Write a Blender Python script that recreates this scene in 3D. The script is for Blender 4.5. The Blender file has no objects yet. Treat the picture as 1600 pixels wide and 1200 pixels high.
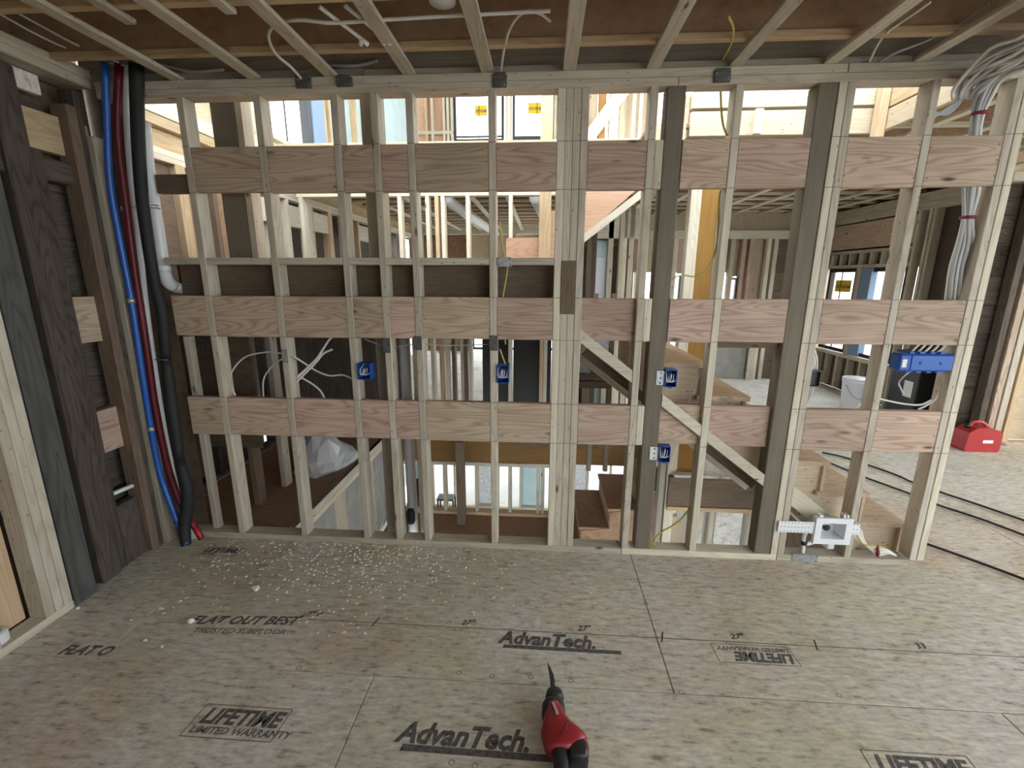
import bpy, bmesh, math, random
from mathutils import Vector, Matrix
random.seed(7)
sc = bpy.context.scene
COL = sc.collection

# ------------------------------------------------------------------ camera, world, exposure
cam_d = bpy.data.cameras.new('camera')
cam_d.sensor_width = 36.0
cam_d.lens = 36.0 * 712.5 / 1600.0
cam_d.clip_start = 0.05
cam = bpy.data.objects.new('camera', cam_d)
COL.objects.link(cam)
YAW, PITCH, ROLL = -0.0653, 0.2287, 0.0033
fw = Vector((math.sin(YAW) * math.cos(PITCH), math.cos(YAW) * math.cos(PITCH), -math.sin(PITCH)))
rt = Vector((math.cos(YAW), -math.sin(YAW), 0))
up = rt.cross(fw)
r2 = math.cos(ROLL) * rt + math.sin(ROLL) * up
u2 = -math.sin(ROLL) * rt + math.cos(ROLL) * up
cam.matrix_world = Matrix(((r2.x, u2.x, -fw.x, 0), (r2.y, u2.y, -fw.y, -2.463), (r2.z, u2.z, -fw.z, 1.607), (0, 0, 0, 1)))
sc.camera = cam

world = bpy.data.worlds.new('overcast_sky')
sc.world = world
world.use_nodes = True
wb = world.node_tree.nodes['Background']
wb.inputs['Color'].default_value = (0.87, 0.95, 1.0, 1)
wb.inputs['Strength'].default_value = 1.0

sc.view_settings.view_transform = 'Standard'
sc.view_settings.look = 'None'
sc.view_settings.gamma = 1.0
sc.view_settings.use_curve_mapping = False
sc.view_settings.exposure = 2.98
sc.cycles.max_bounces = 10
sc.cycles.diffuse_bounces = 6
sc.cycles.sample_clamp_indirect = 6.0

# ------------------------------------------------------------------ materials
def new_mat(name):
    m = bpy.data.materials.new(name)
    m.use_nodes = True
    return m, m.node_tree.nodes, m.node_tree.links, m.node_tree.nodes['Principled BSDF']

def plain(name, col, rough=0.6, metal=0.0, bump=0.0, scale=40.0, vary=0.0, trans=0.0):
    m, N, Lk, P = new_mat(name)
    P.inputs['Base Color'].default_value = (*col, 1)
    P.inputs['Roughness'].default_value = rough
    P.inputs['Metallic'].default_value = metal
    if trans: P.inputs['Transmission Weight'].default_value = trans
    if bump or vary:
        tc = N.new('ShaderNodeTexCoord'); ns = N.new('ShaderNodeTexNoise')
        ns.inputs['Scale'].default_value = scale; ns.inputs['Detail'].default_value = 4
        Lk.new(tc.outputs['Object'], ns.inputs['Vector'])
        if bump:
            b = N.new('ShaderNodeBump'); b.inputs['Strength'].default_value = bump; b.inputs['Distance'].default_value = 0.004
            Lk.new(ns.outputs['Fac'], b.inputs['Height']); Lk.new(b.outputs['Normal'], P.inputs['Normal'])
        if vary:
            r = N.new('ShaderNodeValToRGB')
            r.color_ramp.elements[0].position = 0.3; r.color_ramp.elements[1].position = 0.7
            r.color_ramp.elements[0].color = (*[c * (1 - vary) for c in col], 1)
            r.color_ramp.elements[1].color = (*[min(1, c * (1 + vary)) for c in col], 1)
            Lk.new(ns.outputs['Fac'], r.inputs['Fac']); Lk.new(r.outputs['Color'], P.inputs['Base Color'])
    return m

def math_node(N, Lk, op, a, b=None, c=None):
    n = N.new('ShaderNodeMath'); n.operation = op
    for i, v in enumerate((a, b, c)):
        if v is None: continue
        if isinstance(v, (int, float)): n.inputs[i].default_value = v
        else: Lk.new(v, n.inputs[i])
    return n.outputs[0]

def wood(name, light, dark, rings=1.0, knots=0.5, rough=0.75, wave=2.2, tint=0.22, knotcol=(0.05, 0.028, 0.016), pitch=1.0, hue=0.012, specks=0.0):
    m, N, Lk, P = new_mat(name)
    tc = N.new('ShaderNodeTexCoord'); oi = N.new('ShaderNodeObjectInfo')
    off = N.new('ShaderNodeVectorMath'); off.operation = 'MULTIPLY_ADD'
    comb = N.new('ShaderNodeCombineXYZ')
    for k in range(3): Lk.new(oi.outputs['Random'], comb.inputs[k])
    off.inputs[1].default_value = (17.3, 5.1, 9.7)
    Lk.new(comb.outputs[0], off.inputs[0]); Lk.new(tc.outputs['Object'], off.inputs[2])
    def mapped(s):
        mp = N.new('ShaderNodeMapping'); mp.inputs['Scale'].default_value = s
        Lk.new(off.outputs[0], mp.inputs['Vector']); return mp.outputs[0]
    # long slow bend of the grain, read by thin ring lines
    bend = N.new('ShaderNodeTexNoise'); bend.inputs['Scale'].default_value = 1.0; bend.inputs['Detail'].default_value = 1.5
    Lk.new(mapped((0.9, 8.0, 8.0)), bend.inputs['Vector'])
    ring = math_node(N, Lk, 'MULTIPLY', bend.outputs['Fac'], 9.0 * wave * pitch)
    ring = math_node(N, Lk, 'SINE', math_node(N, Lk, 'MULTIPLY', ring, 3.0))
    ring = math_node(N, Lk, 'POWER', math_node(N, Lk, 'ABSOLUTE', ring), 5.0)
    fine = N.new('ShaderNodeTexNoise'); fine.inputs['Scale'].default_value = 1.0; fine.inputs['Detail'].default_value = 5
    Lk.new(mapped((3.0, 90.0, 90.0)), fine.inputs['Vector'])
    big = N.new('ShaderNodeTexNoise'); big.inputs['Scale'].default_value = 1.0; big.inputs['Detail'].default_value = 3
    Lk.new(mapped((3.5, 8.0, 8.0)), big.inputs['Vector'])
    f = math_node(N, Lk, 'MULTIPLY', ring, 0.34 * rings)
    f = math_node(N, Lk, 'MULTIPLY_ADD', fine.outputs['Fac'], 0.55, f)
    f = math_node(N, Lk, 'MULTIPLY_ADD', big.outputs['Fac'], 0.5, f)
    rp = N.new('ShaderNodeValToRGB')
    rp.color_ramp.elements[0].position = 0.30; rp.color_ramp.elements[1].position = 1.02
    rp.color_ramp.elements[0].color = (*light, 1); rp.color_ramp.elements[1].color = (*dark, 1)
    Lk.new(f, rp.inputs['Fac'])
    col = rp.outputs['Color']
    if knots:
        vo = N.new('ShaderNodeTexVoronoi'); vo.inputs['Scale'].default_value = 1.0
        Lk.new(mapped((3.0, 10.0, 10.0)), vo.inputs['Vector'])
        kr = N.new('ShaderNodeValToRGB')
        kr.color_ramp.elements[0].position = 0.055 * knots; kr.color_ramp.elements[1].position = 0.16 * knots
        kr.color_ramp.elements[0].color = (0.9, 0.9, 0.9, 1); kr.color_ramp.elements[1].color = (0, 0, 0, 1)
        Lk.new(vo.outputs['Distance'], kr.inputs['Fac'])
        mx = N.new('ShaderNodeMix'); mx.data_type = 'RGBA'
        Lk.new(kr.outputs['Color'], mx.inputs[0]); Lk.new(col, mx.inputs[6]); mx.inputs[7].default_value = (*knotcol, 1)
        col = mx.outputs[2]
    if specks:
        vs = N.new('ShaderNodeTexVoronoi'); vs.inputs['Scale'].default_value = 1.0
        Lk.new(mapped((13.0, 34.0, 34.0)), vs.inputs['Vector'])
        sr = N.new('ShaderNodeValToRGB')
        sr.color_ramp.elements[0].position = 0.05 * specks; sr.color_ramp.elements[1].position = 0.12 * specks
        sr.color_ramp.elements[0].color = (0.75, 0.75, 0.75, 1); sr.color_ramp.elements[1].color = (0, 0, 0, 1)
        Lk.new(vs.outputs['Distance'], sr.inputs['Fac'])
        ms = N.new('ShaderNodeMix'); ms.data_type = 'RGBA'
        Lk.new(sr.outputs['Color'], ms.inputs[0]); Lk.new(col, ms.inputs[6]); ms.inputs[7].default_value = (*knotcol, 1)
        col = ms.outputs[2]
    hs = N.new('ShaderNodeHueSaturation')
    hs.inputs['Saturation'].default_value = 1.0
    Lk.new(math_node(N, Lk, 'MULTIPLY_ADD', math_node(N, Lk, 'FRACT', math_node(N, Lk, 'MULTIPLY', oi.outputs['Random'], 37.0)), hue, 0.5 - hue / 2), hs.inputs['Hue'])
    Lk.new(math_node(N, Lk, 'MULTIPLY_ADD', oi.outputs['Random'], tint, 1.0 - tint * 0.6), hs.inputs['Value'])
    Lk.new(col, hs.inputs['Color'])
    Lk.new(hs.outputs['Color'], P.inputs['Base Color'])
    P.inputs['Roughness'].default_value = rough
    P.inputs['Specular IOR Level'].default_value = 0.25
    b = N.new('ShaderNodeBump'); b.inputs['Strength'].default_value = 0.25; b.inputs['Distance'].default_value = 0.002
    Lk.new(fine.outputs['Fac'], b.inputs['Height']); Lk.new(b.outputs['Normal'], P.inputs['Normal'])
    return m

def strand_board(name, base, amp=0.35, patch=None, rough=0.8, scale=1.0, bright=1.0):
    """pressed wood strands: stretched cells in two directions plus slow colour patches"""
    m, N, Lk, P = new_mat(name)
    tc = N.new('ShaderNodeTexCoord'); geo = N.new('ShaderNodeNewGeometry')
    src = geo.outputs['Position']
    def cells(s, rot, w):
        mp = N.new('ShaderNodeMapping'); mp.inputs['Scale'].default_value = s; mp.inputs['Rotation'].default_value = rot
        Lk.new(src, mp.inputs['Vector'])
        nz = N.new('ShaderNodeTexNoise'); nz.inputs['Scale'].default_value = 1.0; nz.inputs['Detail'].default_value = w
        Lk.new(mp.outputs[0], nz.inputs['Vector']); return nz.outputs['Fac']
    k = scale
    a = cells((12 * k, 44 * k, 20 * k), (0, 0, 0.12), 4)
    c = cells((26 * k, 84 * k, 40 * k), (0, 0, -0.5), 3)
    d = cells((60 * k, 30 * k, 40 * k), (0, 0, 0.9), 2)
    f = math_node(N, Lk, 'MULTIPLY', a, 0.5)
    f = math_node(N, Lk, 'MULTIPLY_ADD', c, 0.35, f)
    f = math_node(N, Lk, 'MULTIPLY_ADD', d, 0.15, f)
    rp = N.new('ShaderNodeValToRGB'); E = rp.color_ramp.elements
    E[0].position = 0.34; E[1].position = 0.62
    E[0].color = (*[x * (1 - amp * 1.25) for x in base], 1); E[1].color = (*[min(1, x * (1 + amp * 0.9)) for x in base], 1)
    e = E.new(0.45); e.color = (*base, 1)
    Lk.new(f, rp.inputs['Fac'])
    col = rp.outputs['Color']
    if patch:
        for i, (pc, sc_, lo, hi, st) in enumerate(patch):
            mp = N.new('ShaderNodeMapping'); mp.inputs['Location'].default_value = (3.1 * i + 1.7, 2.3 * i, 0); mp.inputs['Scale'].default_value = (sc_, sc_ * 1.2, sc_)
            Lk.new(src, mp.inputs['Vector'])
            nz = N.new('ShaderNodeTexNoise'); nz.inputs['Scale'].default_value = 1.0; nz.inputs['Detail'].default_value = 3; nz.inputs['Roughness'].default_value = 0.6
            Lk.new(mp.outputs[0], nz.inputs['Vector'])
            r = N.new('ShaderNodeMapRange'); r.inputs[1].default_value = lo; r.inputs[2].default_value = hi; r.inputs[4].default_value = st
            Lk.new(nz.outputs['Fac'], r.inputs[0])
            mx = N.new('ShaderNodeMix'); mx.data_type = 'RGBA'; mx.blend_type = 'MULTIPLY'
            Lk.new(r.outputs[0], mx.inputs[0]); Lk.new(col, mx.inputs[6]); mx.inputs[7].default_value = (*pc, 1)
            col = mx.outputs[2]
    Lk.new(col, P.inputs['Base Color'])
    P.inputs['Roughness'].default_value = rough
    P.inputs['Specular IOR Level'].default_value = 0.3
    b = N.new('ShaderNodeBump'); b.inputs['Strength'].default_value = 0.35; b.inputs['Distance'].default_value = 0.002
    Lk.new(f, b.inputs['Height']); Lk.new(b.outputs['Normal'], P.inputs['Normal'])
    return m

PINE = wood('pine_framing_lumber', (0.61, 0.565, 0.47), (0.36, 0.30, 0.22), rings=0.6, knots=0.65, wave=1.6, specks=1.0)
PALE = wood('pale_spruce_lumber', (0.72, 0.67, 0.55), (0.48, 0.41, 0.30), rings=0.5, knots=0.6, wave=1.4, specks=0.9)
FIR = wood('reddish_fir_plank', (0.60, 0.47, 0.365), (0.33, 0.225, 0.16), rings=0.95, knots=0.85, wave=2.4, tint=0.28, hue=0.035)
GREYPINE = wood('greyed_pine_board', (0.42, 0.39, 0.33), (0.25, 0.22, 0.18), rings=0.4, knots=0.4, wave=1.4)
GOLD = wood('golden_spruce_lumber', (0.62, 0.48, 0.31), (0.42, 0.28, 0.16), rings=0.6, knots=0.4, wave=1.6)
DARK = wood('old_timber_and_shade', (0.135, 0.11, 0.088), (0.04, 0.031, 0.025), rings=0.7, knots=0.4, wave=2.0, tint=0.5, rough=0.9)
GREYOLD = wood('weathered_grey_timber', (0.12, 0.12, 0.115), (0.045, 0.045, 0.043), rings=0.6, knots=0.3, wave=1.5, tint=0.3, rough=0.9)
BROWN = wood('brown_and_shaded_plank', (0.20, 0.145, 0.105), (0.10, 0.068, 0.048), rings=0.5, knots=0.5, wave=2.0, tint=0.25)
TREATED = wood('treated_brown_post', (0.205, 0.18, 0.135), (0.12, 0.103, 0.077), rings=0.3, knots=0.2, wave=1.2, tint=0.1)
LVL = wood('laminated_veneer_beam', (0.34, 0.18, 0.048), (0.24, 0.115, 0.03), rings=0.4, knots=0.0, wave=1.0, tint=0.1)
BEAM = wood('shaded_veneer_beam', (0.19, 0.105, 0.035), (0.13, 0.065, 0.02), rings=0.3, knots=0.0, wave=1.0, tint=0.1)  # same veneer lumber, darkened to paint in the stairwell shade
REDPLY = wood('reddish_plywood', (0.64, 0.44, 0.31), (0.50, 0.30, 0.19), rings=0.9, knots=0.3, wave=2.4, tint=0.15)
PLY = wood('pale_plywood', (0.60, 0.50, 0.37), (0.44, 0.34, 0.23), rings=0.7, knots=0.6, wave=2.0, tint=0.15, specks=1.2)
OSBFLOOR = strand_board('subfloor_strand_board', (0.53, 0.495, 0.44), 0.42,
    patch=[((0.90, 0.93, 0.84), 0.9, 0.46, 0.60, 1.0), ((0.93, 0.83, 0.78), 0.75, 0.50, 0.62, 0.9), ((1.0, 0.96, 0.84), 2.2, 0.52, 0.62, 0.7), ((0.72, 0.70, 0.70), 3.5, 0.55, 0.72, 0.6)])
OSBLIGHT = strand_board('light_strand_board', (0.72, 0.69, 0.64), 0.3, patch=[((0.75, 0.75, 0.72), 2.0, 0.5, 0.65, 0.7)])  # near white, painting strong daylight on the far floors and bouncing it up
OSBWEB = strand_board('joist_web_strand_board', (0.36, 0.245, 0.155), 0.2, scale=0.8)
OSBBROWN = strand_board('brown_strand_board', (0.27, 0.165, 0.105), 0.3)
OSBTREAD = strand_board('stair_tread_board', (0.46, 0.355, 0.26), 0.25)
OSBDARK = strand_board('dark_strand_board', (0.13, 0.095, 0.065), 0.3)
INK = plain('black_print_ink', (0.10, 0.096, 0.09), 0.9, vary=0.5, scale=60)
INKSOFT = plain('worn_grey_print_ink', (0.17, 0.16, 0.145), 0.9, vary=0.6, scale=70)
PENCIL = plain('pencil_line', (0.05, 0.045, 0.04), 0.9)
CHALK = plain('blue_grey_chalk', (0.16, 0.15, 0.15), 0.9)
BLUEBOX = plain('blue_plastic', (0.012, 0.075, 0.36), 0.38)
BLUEPEX = plain('blue_pipe_plastic', (0.015, 0.10, 0.42), 0.35)
REDPEX = plain('dark_red_pipe_plastic', (0.16, 0.012, 0.018), 0.4)
REDBRIGHT = plain('red_plastic', (0.42, 0.03, 0.03), 0.4)
PVC = plain('white_pvc', (0.72, 0.75, 0.77), 0.35)
FOAM = plain('black_foam_insulation', (0.012, 0.012, 0.014), 0.7, bump=0.3, scale=30)
WHITECAB = plain('white_cable_jacket', (0.70, 0.69, 0.66), 0.45)
GREYCAB = plain('grey_cable_jacket', (0.42, 0.43, 0.44), 0.45)
YELCAB = plain('yellow_cable_jacket', (0.52, 0.42, 0.09), 0.45)
GALV = plain('galvanised_steel', (0.46, 0.49, 0.51), 0.42, 0.75, vary=0.25, scale=60)
STEELDK = plain('dark_steel_box', (0.12, 0.12, 0.115), 0.55, 0.5, vary=0.3, scale=50)
TIE = plain('dark_red_cable_tie', (0.20, 0.012, 0.02), 0.5)
BLACK = plain('black_plastic_and_shade', (0.012, 0.012, 0.013), 0.45)
BLACKRUB = plain('black_rubber', (0.018, 0.018, 0.02), 0.55, bump=0.15, scale=50)
REDTOOL = plain('red_tool_housing', (0.27, 0.014, 0.02), 0.36)
BLADE = plain('steel_saw_blade', (0.10, 0.10, 0.10), 0.35, 0.8)
WHITEPL = plain('white_plastic', (0.78, 0.80, 0.83), 0.35)
BAGM = plain('white_plastic_sheet', (0.66, 0.67, 0.69), 0.4, bump=0.4, scale=9)
WINFR = plain('black_window_frame', (0.012, 0.013, 0.015), 0.4)
WINBLUE = plain('blue_window_jamb', (0.20, 0.31, 0.46), 0.5)
STICKER = plain('yellow_sticker', (0.80, 0.55, 0.02), 0.6)
FOIL = plain('white_foil_wrap', (0.70, 0.74, 0.78), 0.4, 0.2, bump=0.6, scale=22, vary=0.2)
WRAP = plain('pale_house_wrap', (0.50, 0.66, 0.70), 0.5, vary=0.08, scale=4)
DUCT = plain('duct_metal', (0.55, 0.57, 0.60), 0.3, 0.9, bump=0.2, scale=18)
CHIP = plain('pale_wood_chip', (0.80, 0.70, 0.54), 0.85)
CRUMB = plain('white_foam_crumb', (0.75, 0.73, 0.68), 0.8, bump=0.5, scale=80)
EARTH = plain('grey_earth', (0.28, 0.27, 0.25), 0.95, vary=0.2, scale=0.5)
CONC = plain('grey_concrete', (0.34, 0.33, 0.31), 0.9, vary=0.15, scale=6, bump=0.2)
PAPER = plain('white_paper_label', (0.75, 0.75, 0.74), 0.7)
m, N_, L_, P_ = new_mat('window_glass')
P_.inputs['Base Color'].default_value = (0.93, 0.98, 1.0, 1); P_.inputs['Roughness'].default_value = 0.0
P_.inputs['Transmission Weight'].default_value = 1.0; P_.inputs['IOR'].default_value = 1.02
P_.inputs['Alpha'].default_value = 0.25
GLASS = m

# ------------------------------------------------------------------ builders
WM = {}
MESHES = {}

def link(o, world_m, parent):
    COL.objects.link(o)
    WM[o.name] = world_m
    if parent is not None:
        o.parent = parent
        o.matrix_parent_inverse = WM[parent.name].inverted()
    o.matrix_basis = world_m
    return o

def tag(o, label=None, cat=None, group=None, kind=None):
    if label: o['label'] = label
    if cat: o['category'] = cat
    if group: o['group'] = group
    if kind: o['kind'] = kind
    return o

def empty(name, loc, label=None, cat=None, group=None, kind=None):
    o = bpy.data.objects.new(name, None)
    o.empty_display_size = 0.05
    link(o, Matrix.Translation(loc), None)
    return tag(o, label, cat, group, kind)

def chamfer_box_mesh(a, b, c, ch, mat):
    key = (round(a, 4), round(b, 4), round(c, 4), ch, mat.name)
    if key in MESHES: return MESHES[key]
    bm = bmesh.new()
    bmesh.ops.create_cube(bm, size=1.0)
    for v in bm.verts: v.co = Vector((v.co.x * a, v.co.y * b, v.co.z * c))
    if ch: bmesh.ops.bevel(bm, geom=bm.edges[:], offset=min(ch, a * 0.3, b * 0.3, c * 0.3), segments=1, affect='EDGES')
    me = bpy.data.meshes.new('board'); bm.to_mesh(me); bm.free()
    me.materials.append(mat); MESHES[key] = me
    return me

AX = (Vector((1, 0, 0)), Vector((0, 1, 0)), Vector((0, 0, 1)))

def B(name, x0, x1, y0, y1, z0, z1, mat, parent=None, ch=0.0025, grain=None):
    """a board between world bounds; its local x runs along its length so the grain does too"""
    d = [abs(x1 - x0), abs(y1 - y0), abs(z1 - z0)]
    order = sorted(range(3), key=lambda i: -d[i] - (100 if i == grain else 0))
    ex, ey = AX[order[0]], AX[order[1]]
    ez = ex.cross(ey)
    me = chamfer_box_mesh(d[order[0]], d[order[1]], d[order[2]], ch, mat)
    o = bpy.data.objects.new(name, me)
    M = Matrix(((ex.x, ey.x, ez.x, (x0 + x1) / 2), (ex.y, ey.y, ez.y, (y0 + y1) / 2), (ex.z, ey.z, ez.z, (z0 + z1) / 2), (0, 0, 0, 1)))
    return link(o, M, parent)

def beam(name, p0, p1, w, t, mat, parent=None, side=(0, 1, 0), ch=0.002):
    """a board from p0 to p1, thickness t along `side`, width w across"""
    p0, p1 = Vector(p0), Vector(p1)
    ex = (p1 - p0).normalized(); s = Vector(side)
    ey = s.cross(ex).normalized(); ez = ex.cross(ey)
    me = chamfer_box_mesh((p1 - p0).length, w, t, ch, mat)
    o = bpy.data.objects.new(name, me); c = (p0 + p1) / 2
    M = Matrix(((ex.x, ey.x, ez.x, c.x), (ex.y, ey.y, ez.y, c.y), (ex.z, ey.z, ez.z, c.z), (0, 0, 0, 1)))
    return link(o, M, parent)

def mesh_obj(name, verts, faces, mat, parent=None, smooth=False, origin=None):
    if origin is None:
        xs = [v[0] for v in verts]; ys = [v[1] for v in verts]; zs = [v[2] for v in verts]
        origin = ((min(xs) + max(xs)) / 2, (min(ys) + max(ys)) / 2, min(zs))
    o0 = Vector(origin)
    me = bpy.data.meshes.new(name)
    me.from_pydata([tuple(Vector(v) - o0) for v in verts], [], faces)
    bm = bmesh.new(); bm.from_mesh(me); bmesh.ops.recalc_face_normals(bm, faces=bm.faces); bm.to_mesh(me); bm.free()
    me.materials.append(mat)
    if smooth:
        for p in me.polygons: p.use_smooth = True
    o = bpy.data.objects.new(name, me)
    return link(o, Matrix.Translation(o0), parent)

def smooth_path(pts, sub=4):
    P = [Vector(p) for p in pts]
    if len(P) < 3: return P
    out = []
    for i in range(len(P) - 1):
        a, b = P[i], P[i + 1]
        z = P[i - 1] if i else a * 2 - b
        c = P[i + 2] if i + 2 < len(P) else b * 2 - a
        for k in range(sub):
            t = k / sub
            out.append(0.5 * ((2 * a) + (b - z) * t + (2 * z - 5 * a + 4 * b - c) * t * t + (3 * a - z - 3 * b + c) * t ** 3))
    out.append(P[-1])
    return out

def tube_geo(pts, r, seg=8, sub=4):
    path = smooth_path(pts, sub) if sub > 1 else [Vector(p) for p in pts]
    verts, faces = [], []
    n = len(path); rr = r if callable(r) else (lambda t: r)
    ref = Vector((0.31, 0.87, 0.37))
    for i, p in enumerate(path):
        t = (path[min(i + 1, n - 1)] - path[max(i - 1, 0)]).normalized()
        a = t.cross(ref)
        if a.length < 1e-4: a = t.cross(Vector((1, 0, 0)))
        a.normalize(); b = t.cross(a)
        ra = rr(i / (n - 1))
        for k in range(seg):
            th = 2 * math.pi * k / seg
            verts.append(tuple(p + a * (ra * math.cos(th)) + b * (ra * math.sin(th))))
    for i in range(n - 1):
        for k in range(seg):
            k2 = (k + 1) % seg
            faces.append((i * seg + k, i * seg + k2, (i + 1) * seg + k2, (i + 1) * seg + k))
    faces.append(tuple(range(seg))[::-1]); faces.append(tuple((n - 1) * seg + k for k in range(seg)))
    return verts, faces

def tube(name, pts, r, mat, parent=None, seg=8, sub=4):
    v, f = tube_geo(pts, r, seg, sub)
    return mesh_obj(name, v, f, mat, parent, True)

def lathe(name, prof, loc, mat, parent=None, seg=20, axis='z'):
    """profile of (radius, height) turned about z at loc"""
    verts, faces = [], []
    for r, h in prof:
        for k in range(seg):
            th = 2 * math.pi * k / seg
            c, s = r * math.cos(th), r * math.sin(th)
            v = {'z': (c, s, h), 'y': (c, h, s), 'x': (h, c, s)}[axis]
            verts.append((v[0] + loc[0], v[1] + loc[1], v[2] + loc[2]))
    for i in range(len(prof) - 1):
        for k in range(seg):
            k2 = (k + 1) % seg
            faces.append((i * seg + k, i * seg + k2, (i + 1) * seg + k2, (i + 1) * seg + k))
    faces.append(tuple(range(seg))); faces.append(tuple((len(prof) - 1) * seg + k for k in range(seg)))
    return mesh_obj(name, verts, faces, mat, parent, True)

def prism(name, poly, axis, a, b, mat, parent=None):
    """polygon in the plane across `axis` (0 x, 1 y, 2 z), extruded from a to b"""
    def pt(p, d):
        q = [p[0], p[1]]; q.insert(axis, d); return tuple(q)
    n = len(poly)
    verts = [pt(p, a) for p in poly] + [pt(p, b) for p in poly]
    faces = [tuple(range(n)), tuple(range(n, 2 * n))] + [(i, (i + 1) % n, n + (i + 1) % n, n + i) for i in range(n)]
    return mesh_obj(name, verts, faces, mat, parent)

def text(name, body, loc, size, mat, parent=None, rot=(0, 0, 0), shear=0.0, bold=0.0, sx=1.0, depth=0.0004, align='LEFT'):
    cu = bpy.data.curves.new(name, 'FONT')
    cu.body = body; cu.size = size; cu.shear = shear; cu.offset = bold; cu.extrude = depth; cu.align_x = align
    cu.resolution_u = 2
    tmp = bpy.data.objects.new(name + '_tmp', cu); COL.objects.link(tmp)
    dg = bpy.context.evaluated_depsgraph_get(); dg.update()
    me = bpy.data.meshes.new_from_object(tmp.evaluated_get(dg))
    bpy.data.objects.remove(tmp); bpy.data.curves.remove(cu)
    for v in me.vertices: v.co.x *= sx
    me.materials.clear(); me.materials.append(mat)
    o = bpy.data.objects.new(name, me)
    from mathutils import Euler
    return link(o, Matrix.Translation(loc) @ Euler(rot).to_matrix().to_4x4(), parent)

# ------------------------------------------------------------------ ground outside
ground = mesh_obj('ground', [(-60, -60, -3.0), (60, -60, -3.0), (60, 80, -3.0), (-60, 80, -3.0)], [(0, 1, 2, 3)], EARTH)
tag(ground, 'grey bare earth around the house', kind='structure')

# ------------------------------------------------------------------ floor: subfloor panels
floor = empty('floor', (0, 0, 0), 'grey-brown printed strand board subfloor', kind='structure')
T = 0.023
def panels(x0, x1, y0, y1, z, mat, parent, xs=None, ys=None, g=0.0026, name='floor_panel'):
    xs = [x0] + sorted(v for v in (xs or []) if x0 < v < x1) + [x1]
    ys = [y0] + sorted(v for v in (ys or []) if y0 < v < y1) + [y1]
    for i in range(len(xs) - 1):
        for j in range(len(ys) - 1):
            B(name, xs[i] + g, xs[i + 1] - g, ys[j] + g, ys[j + 1] - g, z - T, z, mat, parent, 0.0012)
rows = [-4.6, -3.375, -2.155, -0.935, 0.105]
for j in range(len(rows) - 1):
    x_s = [-4.33, -1.89, 0.55, 2.99, 5.43] if j % 2 else [-3.11, -0.67, 1.77, 4.21]
    panels(-2.47, 7.0, rows[j], rows[j + 1], 0, OSBFLOOR, floor, x_s)
panels(-2.60, -1.60, 0.125, 2.1, 0, OSBBROWN, floor, [], [1.3])                      # under the stair landing
panels(1.78, 4.45, 0.105, 2.1, 0, OSBFLOOR, floor, [2.99], [])                       # right of the stairs
panels(1.13, 1.78, 1.17, 2.1, 0, OSBFLOOR, floor, [], [])                            # head of the lower flight
for j, (a, b) in enumerate([(2.1, 3.1), (3.1, 4.3), (4.3, 5.5), (5.5, 6.7), (6.7, 7.6)]):
    panels(-2.8, 4.45, a, b, 0, OSBLIGHT, floor, [-1.6, 0.8, 3.2] if j % 2 else [-0.4, 2.0])
panels(4.45, 7.0, 0.105, 2.15, 0, OSBFLOOR, floor, [5.43])

# printed and pencilled marks on the panels (ink films on the face of the board)
Z0 = 0.0006
def ink_line(name, x0, y0, x1, y1, w, mat=PENCIL):
    d = Vector((x1 - x0, y1 - y0, 0)); n = Vector((-d.y, d.x, 0)).normalized() * (w / 2)
    a, b = Vector((x0, y0, Z0)), Vector((x1, y1, Z0))
    return mesh_obj(name, [tuple(a - n), tuple(b - n), tuple(b + n), tuple(a + n)], [(0, 1, 2, 3)], mat, floor)
def print_box(x0, x1, y0, y1, sk, word, sub, flip=False):
    w = 0.004
    pts = [(x0, y0), (x1, y0), (x1 + sk, y1), (x0 + sk, y1)]
    for i in range(4): ink_line('print_border', *pts[i], *pts[(i + 1) % 4], w, INKSOFT)
    r = math.pi if flip else 0
    L = x1 - x0; H = y1 - y0
    if not flip:
        text('print_lettering', word, (x0 + 0.03, y0 + H * 0.42, Z0), H * 0.66, INK, floor, (0, 0, r), 0.25, 0.0030, 0.93)
        text('print_lettering', sub, (x0 + 0.02, y0 + H * 0.12, Z0), H * 0.29, INKSOFT, floor, (0, 0, r), 0.2, 0.0012, 1.08)
    else:
        text('print_lettering', word, (x1 - 0.01, y1 - H * 0.42, Z0), H * 0.66, INK, floor, (0, 0, r), 0.25, 0.0030, 0.93)
        text('print_lettering', sub, (x1 - 0.01, y1 - H * 0.12, Z0), H * 0.29, INKSOFT, floor, (0, 0, r), 0.2, 0.0012, 1.08)
print_box(-1.275, -0.935, -1.235, -1.108, 0.012, 'LIFETIME', 'LIMITED WARRANTY')
print_box(0.79, 1.128, -0.768, -0.664, -0.005, 'LIFETIME', 'LIMITED WARRANTY', True)
print_box(1.13, 1.48, -1.245, -1.118, 0.01, 'LIFETIME', 'LIMITED WARRANTY')
print_box(-2.04, -1.80, -0.19, -0.10, 0.01, 'LIFETIME', 'LIMITED')
text('print_lettering', 'AdvanTech.', (-0.17, -0.727, Z0), 0.102, INK, floor, (0, 0, -0.01), 0.30, 0.0036, 0.89)
prism('print_bar', [(-0.15, -0.755), (0.376, -0.757), (0.372, -0.737), (-0.145, -0.735)], 2, 0.0002, Z0, INK, floor)
text('print_lettering', 'AdvanTech.', (-0.495, -1.20, Z0), 0.108, INK, floor, (0, 0, -0.012), 0.30, 0.0038, 0.92)
prism('print_bar', [(-0.47, -1.232), (0.065, -1.236), (0.06, -1.212), (-0.465, -1.208)], 2, 0.0002, Z0, INK, floor)
text('print_lettering', 'FLAT OUT BEST', (-1.655, -0.715, Z0), 0.074, INK, floor, (0, 0, 0.06), 0.3, 0.002, 0.98)
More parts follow.
